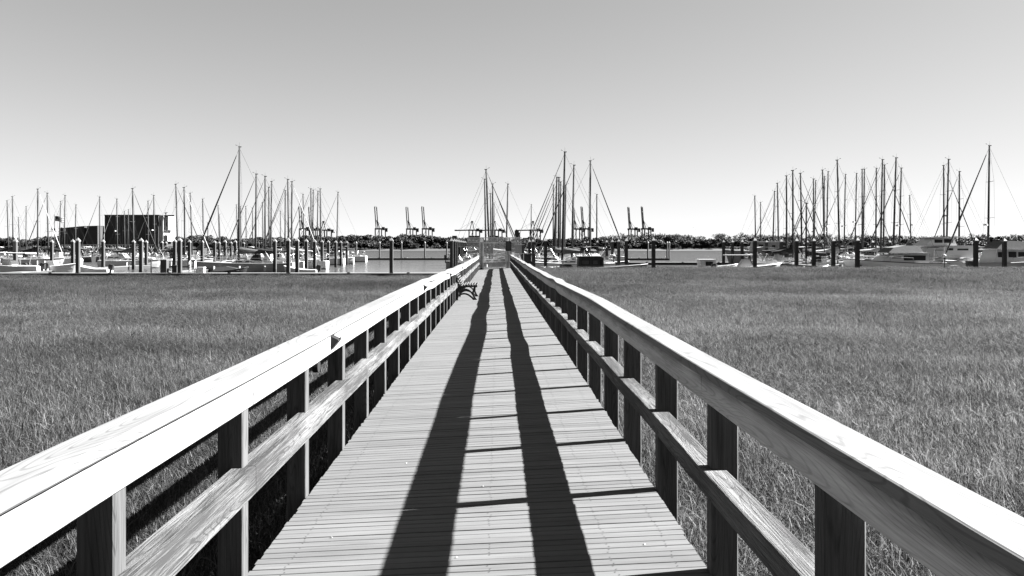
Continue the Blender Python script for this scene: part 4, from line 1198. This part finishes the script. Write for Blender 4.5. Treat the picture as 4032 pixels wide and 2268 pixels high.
# ---------------------------------------------------------------- building left
Yb = 235.0
def bx_(px): return (px-CX)*Yb/F
def bz_(py): return CZ-(py-CY)*Yb/F
bo = empty('dock_building', (bx_(520), Yb, 0), 0, 'tall dark windowless building with white right side panel behind the masts', 'building')
ox_ = bx_(520)
g = MB(); g.box(bx_(412)-ox_, bx_(624)-ox_, 0, 11, bz_(976), bz_(848)); g.build('wall', M['wall_dark'], bo)
g = MB(); g.box(bx_(411)-ox_-.1, bx_(625)-ox_+.1, -.15, 11.1, bz_(848)+.003, bz_(845.5)); g.build('roof', M['black'], bo)
g = MB(); g.box(bx_(624)-ox_+.01, bx_(640)-ox_, .4, 9, bz_(950), bz_(849)); g.build('side_panel', M['wall_white'], bo)
g = MB(); g.box(bx_(643)-ox_, bx_(658)-ox_, .8, 6, bz_(905), bz_(852)); g.box(bx_(640)-ox_+.01, bx_(656)-ox_,.7,6,bz_(950),bz_(926)); ann = g.build('annex', M['wall_white'], bo)
g = MB()
for px in (631, 651):
    g.box(bx_(px-1.4)-ox_, bx_(px+1.4)-ox_, .36 if px == 631 else .76, .39 if px == 631 else .79, bz_(890), bz_(866))
g.build('slit_window', M['glass'], bo)
g = MB(); g.box(bx_(470)-ox_, bx_(482)-ox_, -.04, -.003, bz_(945), bz_(930)); g.build('shutter', M['wall_mid'], bo)
g = MB(); g.box(bx_(528)-ox_, bx_(533)-ox_, -.04, -.003, bz_(880), bz_(868)); g.build('vent', M['wall_mid'], bo)
g = MB(); p0 = (bx_(643)-ox_, .5, bz_(850)); p1 = (bx_(683)-ox_, .5, bz_(849)); g.bar(p0, p1, .3, .45); g.build('hoist_beam', M['crane'], bo)
g = MB()
for a, b2 in (((646,852),(650,835)),((652,852),(650,826)),((643,838),(657,836)),((645,905),(656,930)),((656,905),(646,930)),((646,838),(656,852))):
    g.tube((bx_(a[0])-ox_, .7, bz_(a[1])), (bx_(b2[0])-ox_, .7, bz_(b2[1])), .09, .09, 5)
g.build('antenna_frame', M['steel'], bo)
lo = empty('low_shed', (bx_(315), Yb-4, 0), 0, 'dark low shed with slanting top left of the tall building', 'building')
o2 = bx_(315)
g = MB(); g.add([(bx_(262)-o2,0,bz_(965)),(bx_(360)-o2,0,bz_(968)),(bx_(360)-o2,0,bz_(893)),(bx_(262)-o2,0,bz_(902)),(bx_(262)-o2,8,bz_(965)),(bx_(360)-o2,8,bz_(968)),(bx_(360)-o2,8,bz_(893)),(bx_(262)-o2,8,bz_(902))],
     [(0,1,2,3),(7,6,5,4),(0,4,5,1),(1,5,6,2),(2,6,7,3),(3,7,4,0)]); g.build('wall', M['wall_dark'], lo)
g = MB(); g.add([(bx_(261)-o2,-.2,bz_(901.5)),(bx_(361)-o2,-.2,bz_(892.5)),(bx_(361)-o2,8.2,bz_(892.5)),(bx_(261)-o2,8.2,bz_(901.5)),(bx_(261)-o2,-.2,bz_(900)),(bx_(361)-o2,-.2,bz_(891)),(bx_(361)-o2,8.2,bz_(891)),(bx_(261)-o2,8.2,bz_(900))],
     [(0,3,2,1),(4,5,6,7),(0,1,5,4),(1,2,6,5),(2,3,7,6),(3,0,4,7)]); g.build('roof', M['black'], lo)
o3 = empty('low_shed', (bx_(392), Yb-4, 0), 0, 'narrow dark shed with slanted left side directly beside the tall building', 'building')
g = MB(); q = bx_(392)
g.prism([(bx_(364)-q, bz_(970)), (bx_(411)-q, bz_(970)), (bx_(411)-q, bz_(892)), (bx_(371)-q, bz_(893))], 0, 3.9); g.build('wall', M['wall_dark'], o3)
g = MB(); g.prism([(bx_(370.5)-q, bz_(893)+.01), (bx_(411)-q, bz_(892)+.01), (bx_(411)-q, bz_(890)), (bx_(370)-q, bz_(891))], -.1, 3.9); g.build('roof', M['black'], o3)
# truss footbridge below the buildings
tb = empty('truss_footbridge', (bx_(480), Yb-14, 0), 0, 'pale steel truss footbridge running below the dark buildings', 'footbridge')
q = bx_(480)*1.0; Yt = Yb-14
def tx2(px): return (px-CX)*Yt/F - q
def tz2(py): return CZ-(py-CY)*Yt/F
g = MB(); x0, x1 = tx2(240), tx2(610); z0, z1 = tz2(989), tz2(964)
for z in (z0, z1): g.bar((x0,0,z),(x1,0,z),.15,.18)
g.build('chord', M['cream_gel'], tb)
g = MB(); n = 26
for k in range(n):
    xa, xb = x0+(x1-x0)*k/n, x0+(x1-x0)*(k+1)/n
    g.bar((xa,0,z0 if k % 2 else z1),(xb,0,z1 if k % 2 else z0),.12,.12); g.bar((xa,0,z0),(xa,0,z1),.10,.10)
g.build('lattice', M['cream_gel'], tb)
g = MB(); g.box(x0-1, x1+1, .12, 2.2, z0-.55, z0-.12); g.build('walkway', M['wall_dark'], tb)
g = MB()
for k in range(7): g.tube((x0+(x1-x0)*k/6, 1, -2), (x0+(x1-x0)*k/6, 1, z0-.56), .3, .3, 8)
g.build('pier', M['wall_dark'], tb)
# quay mass below
g = MB(); g.box(bx_(-40), bx_(700), Yb-3, Yb+26, -.5, bz_(977)); o = g.build('quay', M['dock_side']); tag(o, 'dark quay carrying the tall building and sheds', 'quay')
# flags
def flagpole(px, Y, ztop, label):
    o = empty('flagpole', ((px-CX)*Y/F, Y, 0), 0, label, 'flagpole')
    g = MB(); g.tube((0,0,.3),(0,0,ztop),.1,.06,8); g.build('pole', M['aluminium'], o)
    g = MB(); g.bar((-2.0,0,ztop-4.1),(2.2,0,ztop-4.1),.08,.08); g.build('yardarm', M['white_gel'], o)
    return o
Yf = 190
fp = flagpole(215, Yf, CZ+(968-845)*Yf/F, 'white flagpole with yardarm flying three flags left of the dark shed')
M['flag'] = mat('flag_cloth', .2, rough=.9)
M['flag2'] = mat('flag_blue', .02, rough=.9)
def flag(pts0, w, h, mats, label, name='flag', pat=None):
    o = empty(name, tuple(pts0), 0, label, 'flag')
    nx_, nz_ = 12, 6
    g = MB(); vs = []
    for jz in range(nz_+1):
        for ix in range(nx_+1):
            u, v = ix/nx_, jz/nz_
            vs.append((u*w, .25*math.sin(u*7)*u, -v*h - .25*u*h + .08*math.sin(u*6)))
    for jz in range(nz_):
        for ix in range(nx_):
            a = jz*(nx_+1)+ix
            g.f.append((a, a+1, a+nx_+2, a+nx_+1)); g.m.append(pat(ix/nx_, jz) if pat else 0)
    g.v = vs; oo = g.build('cloth', mats, o)
    oo.modifiers.new('thick', 'SOLIDIFY').thickness = .02
    return o
p = at(217, 851, Yf)
flag(p, 2.1, 1.2, [M['canvas_white'], M['flag2'], M['canvas_grey']], 'striped flag with dark canton flying highest on the flagpole', pat=lambda u, j: 1 if u < .42 and j < 3 else (2 if j % 2 else 0))
p = at(238, 896, Yf)
flag(p, 1.1, .7, [M['flag2']], 'small dark flag at the right end of the yardarm')
p = at(203, 898, Yf)
flag(p, 1.4, .6, [M['canvas_white'], M['canvas_grey']], 'small pale flag at the left end of the yardarm', pat=lambda u, j: 1 if .3 < u < .7 else 0)

# ---------------------------------------------------------------- container terminal
def crane(up=True):
    o = empty('gantry_crane', (0,0,0), 0, '', 'crane', 'gantry cranes on the horizon')
    # local metres; legs from z 0 to 50 ; sea side at -x
    w = 22; dpt = 16; hb = 48
    for sx, nm in ((0, 'leg'), (w, 'leg')):
        for sy in (-dpt/2, dpt/2):
            g = MB(); x2 = sx + (13 if sy > 0 else 0); g.bar((sx+(11 if sy>0 else 0), sy, 0), (sx+(11 if sy>0 else 0), sy, hb), 3.6, 3.6); g.build('leg', M['crane'], o)
    g = MB(); g.bar((-3 if up else -4, 0, hb), (42, 0, hb), 4.0, 4.4); g.bar((0,-dpt/2,hb-3.2),(0,dpt/2,hb-3.2),2,2); g.bar((w,-dpt/2,hb-3.2),(w,dpt/2,hb-3.2),2,2)
    g.bar((11,dpt/2,18),(33,dpt/2,18),1.3,1.3); g.bar((0,-dpt/2,18),(22,-dpt/2,18),1.3,1.3); g.bar((0,-dpt/2,18),(14,-dpt/2,hb),.9,.9)
    g.build('girder', M['crane'], o)
    g = MB(); g.box(22, 32, -5, 5, hb-4, hb+5.5); g.box(35, 42, -4, 4, hb-9, hb-1); g.build('machinery_house', M['crane'], o)
    if up:
        g = MB()
        for yy, xo in ((-4, 0), (4, 5.5)):
            g.bar((xo+2.5, yy, hb), (xo-2.8, yy, hb+66), 3.2, 3.2)
        for t in (.35, .78, 1.0):
            g.bar((2.5-5.3*t, -4, hb+66*t), (8-5.3*t, 4, hb+66*t), 1.5, 1.8 if t < 1 else 4)
        g.build('raised_boom', M['crane'], o)
        g = MB(); g.bar((9,0,hb),(3.5,0,hb+26),2.6,2.6); g.bar((15,0,hb),(6,0,hb+26),2,2); g.bar((5,0,hb+25),(26,0,hb+2),.6,.6)
        g.build('a_frame', M['crane'], o)
    else:
        g = MB(); g.bar((-4,0,hb),(-44,0,hb-1),3.2,3.8); g.box(-46,-38,-2,2,hb-2.5,hb+1.5); g.build('lowered_boom', M['crane'], o)
        g = MB(); g.bar((2,0,hb),(9,0,hb+28),2.2,2.2); g.bar((16,0,hb),(10,0,hb+28),2.2,2.2); g.box(6,13,-1,1,hb+27,hb+30); g.build('a_frame', M['crane'], o)
        g = MB(); g.bar((9,0,hb+28),(-36,0,hb),.5,.5); g.bar((10,0,hb+28),(38,0,hb),.5,.5); g.bar((9,0,hb+28),(-18,0,hb),.5,.5); g.build('stay', M['crane'], o)
    return o
Yc = 2200; sc = Yc/F
cu = crane(True); cd = crane(False)
ups = [1181, 1211, 1479, 1598, 1664, 2260, 2290, 2480, 2527]
dws = [1252, 1848, 1938, 2092]
for i, px in enumerate(ups):
    X = (px-CX)*sc
    zs = 1.0
    lab = f'harbour crane with boom raised upright, {ordinal(i+1)} raised boom from the left'
    if i == 0: cu.location = (X, Yc, 6); o = cu
    else: o = copy_tree(cu, (X, Yc + (i % 2)*25, 6))
    o['label'] = lab; o.scale = (.8, .8, .93)
for i, px in enumerate(dws):
    X = (px-CX)*sc - 2
    lab = f'harbour crane with boom lowered flat, {ordinal(i+1)} lowered boom from the left'
    if i == 0: cd.location = (X, Yc+40, 6); o = cd
    else: o = copy_tree(cd, (X, Yc+40, 6))
    o['label'] = lab; o.scale = (.9, .9, .87)
# container ship and stacks
Ys = 2000; ss = Ys/F
def stack(pa, pb, ptop, label, name='container_stack', cat='containers'):
    xa, xb = (pa-CX)*ss, (pb-CX)*ss
    o = empty(name, ((xa+xb)/2, Ys, 0), 0, label, cat); q = (xa+xb)/2
    g = MB(); zt = CZ-(ptop-CY)*ss; cols_ = int((xb-xa)/12.4) or 1; h = 2.6
    for k in range(cols_):
        x0 = xa-q + k*12.4; n = int((zt-3)/h) - int(rng.integers(0, 3))
        for j in range(n): g.box(x0, x0+12.0, 0, 10, 3+j*h, 3+j*h+h-.08)
    g.build('containers', M['container'], o)
    return o
stack(1340, 1470, 928, 'low dark band of stacked containers above the trees left of the cranes')
stack(1480, 1560, 929, 'low dark container stack under the third raised crane')
stack(1742, 1805, 926, 'long dark container stack at the left of the lowered crane')
stack(1830, 1915, 924, 'tall dark container stack seen just above the left of the gate')
stack(1925, 2015, 926, 'dark container stack seen above the gate')
stack(2040, 2102, 929, 'dark container stack right of the square ship bridge')
sh = empty('container_ship', ((2035-CX)*ss, Ys-30, 0), 0, 'square dark ship bridge block rising over the containers right of the gate', 'ship')
g = MB(); g.box(-6, 4.5, 0, 12, 4, CZ-(908-CY)*ss); g.box(4.51, 8, 1, 11, 4, CZ-(916-CY)*ss); g.build('bridge', M['container'], sh)
g = MB(); g.box(-3,-1,3,5,CZ-(908-CY)*ss+.01,CZ-(904-CY)*ss); g.build('funnel', M['black'], sh)
g = MB(); g.box(-130, 30, -1, 14, 0, 9); g.build('hull', M['wall_dark'], sh)

# ---------------------------------------------------------------- trees on the far bank
def crown_mesh(seed, w, h, nleaf, leaf, m, lumps=9, name='crown'):
    r = np.random.default_rng(seed)
    cs = [(r.normal(0, w*.24), r.normal(0, w*.2), h*(.30+.5*r.random()), w*(.18+.16*r.random())) for _ in range(lumps)]
    g = MB()
    for _ in range(nleaf):
        cx, cy, cz, rad = cs[int(r.integers(0, lumps))]
        v = r.normal(0, 1, 3); v /= np.linalg.norm(v); q = rad*(.72+.36*r.random())
        p = np.array([cx, cy, cz]) + v*q*np.array([1, 1, .85])
        if p[2] < .1: p[2] = .1 + r.random()*.5
        a = r.normal(0, 1, 3); a /= np.linalg.norm(a); b_ = np.cross(a, v + .4*r.normal(0,1,3)); b_ /= np.linalg.norm(b_); s_ = leaf*(.6+.8*r.random())
        g.add([p-a*s_-b_*s_*.6, p+a*s_-b_*s_*.5, p+a*s_*.7+b_*s_*.6, p-a*s_*.8+b_*s_*.6], [(0,1,2,3)])
    return g, m
def evergreen(seed, m='leaf_dark'):
    o = empty('evergreen_tree', (0,0,0), 0, 'dense dark evergreen on the far bank', 'tree', 'dark evergreens on the far bank')
    g = MB(); g.tube((0,0,-.5),(0,0,4.5),.3,.12,6); g.tube((0,0,2),(1.6,.3,5.5),.12,.05,5); g.tube((0,0,2.2),(-1.5,.2,5.5),.12,.05,5); g.build('trunk', M['bark'], o)
    g, _ = crown_mesh(seed, 9, 9.0, 1500, .42, m); g.build('crown', M[m], o)
    return o
def bare(seed, H=11):
    r = np.random.default_rng(seed)
    o = empty('bare_tree', (0,0,0), 0, 'leafless pale winter tree on the far bank', 'tree', 'leafless winter trees on the far bank')
    tr, tw = MB(), MB()
    def grow(p, d_, l, rad, dep):
        e = p + d_*l
        (tr if dep < 2 else tw).tube(p, e, max(rad, .05), max(rad*.65, .035), 3 if dep > 1 else 6)
        if dep >= 5: return
        for _ in range(3 if dep < 4 else 4):
            nd = (d_ + Vector(r.normal(0, .45, 3)) + Vector((0,0,.12))).normalized()
            grow(p + d_*l*(.55+.45*r.random()), nd, l*(.62+.2*r.random()), rad*.6, dep+1)
    grow(Vector((0,0,-.5)), Vector((0,0,1)), H*.28, .28, 0)
    tr.build('trunk', M['bark'], o); tw.build('crown', M['twig'], o)
    return o
ev = [evergreen(21), evergreen(22), evergreen(23)]
sh_ = evergreen(24, 'leaf_mid'); tag(sh_, 'grey leafy shrub on the far bank', 'shrub', 'leafy shrubs on the far bank'); sh_.name = 'leafy_shrub'
ba_ = [bare(31), bare(32), bare(33)]
firsts = set()
def put(proto, px, Y, s, rz):
    loc = ((px-CX)*Y/F, Y, .7)
    if proto.name not in firsts:
        firsts.add(proto.name); proto.location = loc; proto.rotation_euler = (0,0,rz); proto.scale = s; return proto
    return copy_tree(proto, loc, rz, scale=s)
tr_ = np.random.default_rng(5)
# skyline of the far bank: (px, tree-top y)
sky_px = [-60,0,60,100,150,180,230,420,620,700,760,830,900,1000,1100,1200,1340,1450,1560,1700,1780,1850,2100,2200,2400,2450,2560,2620,2700,2760,2850,2950,3050,3200,3350,3450,3550,3650,3750,3850,3950,4100]
sky_y = [948,944,932,948,940,932,946,950,948,938,932,934,940,942,940,935,934,931,927,930,938,944,944,940,938,927,922,922,932,934,926,926,928,926,930,928,934,932,934,930,928,926]
def top_y(px): return float(np.interp(px, sky_px, sky_y))
nt_ = 0
px = -70.0
while px < 4110:
    ty = top_y(px)
    Y = 528 + tr_.random()*22
    H = (CZ + (968-ty)*Y/F - .7)
    dens = 1.0
    lefty = px < 1300
    pr = ev[int(tr_.integers(0, 3))]
    if (lefty and tr_.random() < .6) or (px > 2600 and tr_.random() < .4): pr = sh_
    if not (230 < px < 640):
        s = H/8.2*(.85+.25*tr_.random())*(.80 if px > 2380 else 1)
        wv = .85 + .7*tr_.random()
        put(pr, px, Y, (s*wv, s, s), tr_.random()*6.28); nt_ += 1
    if (px > 2380 and tr_.random() < .9) or tr_.random() < .10:
        Y2 = 560 + tr_.random()*20; s = (H+5.0+3.0*tr_.random())/10.5
        put(ba_[int(tr_.integers(0, 3))], px+tr_.normal(0, 8), Y2, (s*1.2, s*1.2, s), tr_.random()*6.28); nt_ += 1
    px += 17 + 15*tr_.random()
# second, closer rank of low shrubs to close the foot of the wood
px = 700.0
while px < 4110:
    Y = 520 + tr_.random()*6; h_ = 3.2 + 3.5*tr_.random()
    s = h_/8.2
    if not 1765 < px < 2080 or True:
        put(ev[int(tr_.integers(0, 3))] if tr_.random() < (.35 if px > 2600 else .8) else sh_, px, Y, (s*2.0, s*1.3, s), tr_.random()*6.28); nt_ += 1
    px += 28 + 18*tr_.random()
print('trees', nt_)
# grassy scrub mass closing gaps behind the trees
M['scrub'] = mat('scrub', .012, rough=.9, vary=.5, scale=(.15,.15,.4), detail=5)
g = MB(); xs = np.linspace(-420, 420, 260); r2 = np.random.default_rng(3)
def scrub_top(x):
    px_ = CX + x*F/575; return CZ + (968-top_y(px_))*575/F - 3.4
prev = None; rows = []
for j, (yy, k_) in enumerate(((568,0),(571,.8),(576,1.0),(590,.9),(594,0))):
    rows.append([(x, yy + r2.normal(0,.3), max(.2, .6 + (scrub_top(x))*k_*(1+.18*r2.normal()))) for x in xs])
vs = [p for row in rows for p in row]; n = len(xs)
g.add(vs, [(j*n+i, j*n+i+1, (j+1)*n+i+1, (j+1)*n+i) for j in range(len(rows)-1) for i in range(n-1)])
tag(g.build('far_woodland', M['scrub']), 'far-off dark woodland behind the bank trees', kind='stuff')

# gull
gp = at(2740, 900, 300)
gl = empty('gull', tuple(gp), .5, 'tiny gull flying in the sky over the far trees', 'bird')
g = MB()
body = [(-.35,0,.0,.01),(-.2,0,0,.07),(0,0,0,.10),(.2,0,.02,.07),(.34,0,.03,.05),(.42,0,.03,.01)]
g.loft([[(x, r_*math.cos(t), z+r_*math.sin(t)) for t in np.linspace(0, 2*math.pi, 9)[:-1]] for x, _, z, r_ in body])
for sg in (1, -1):
    w1 = [(.12,.05*sg,.05),(-.08,.05*sg,.05),(-.10,.45*sg,.28),(.08,.45*sg,.30)]; w2 = [(.08,.45*sg,.30),(-.10,.45*sg,.28),(-.22,.95*sg,.12),(-.16,.96*sg,.13)]
    for w_ in (w1, w2):
        g.add(w_ + [(a, b2, c+.02) for a, b2, c in w_], [(0,1,2,3),(7,6,5,4),(0,4,5,1),(1,5,6,2),(2,6,7,3),(3,7,4,0)])
g.build('body', M['cream_gel'], gl); gl.scale = (1.6, 1.6, 1.6)
# drop prototypes that were never placed
for o in ev + [sh_] + ba_:
    if o.name not in firsts:
        for c in list(o.children): bpy.data.objects.remove(c)
        bpy.data.objects.remove(o)
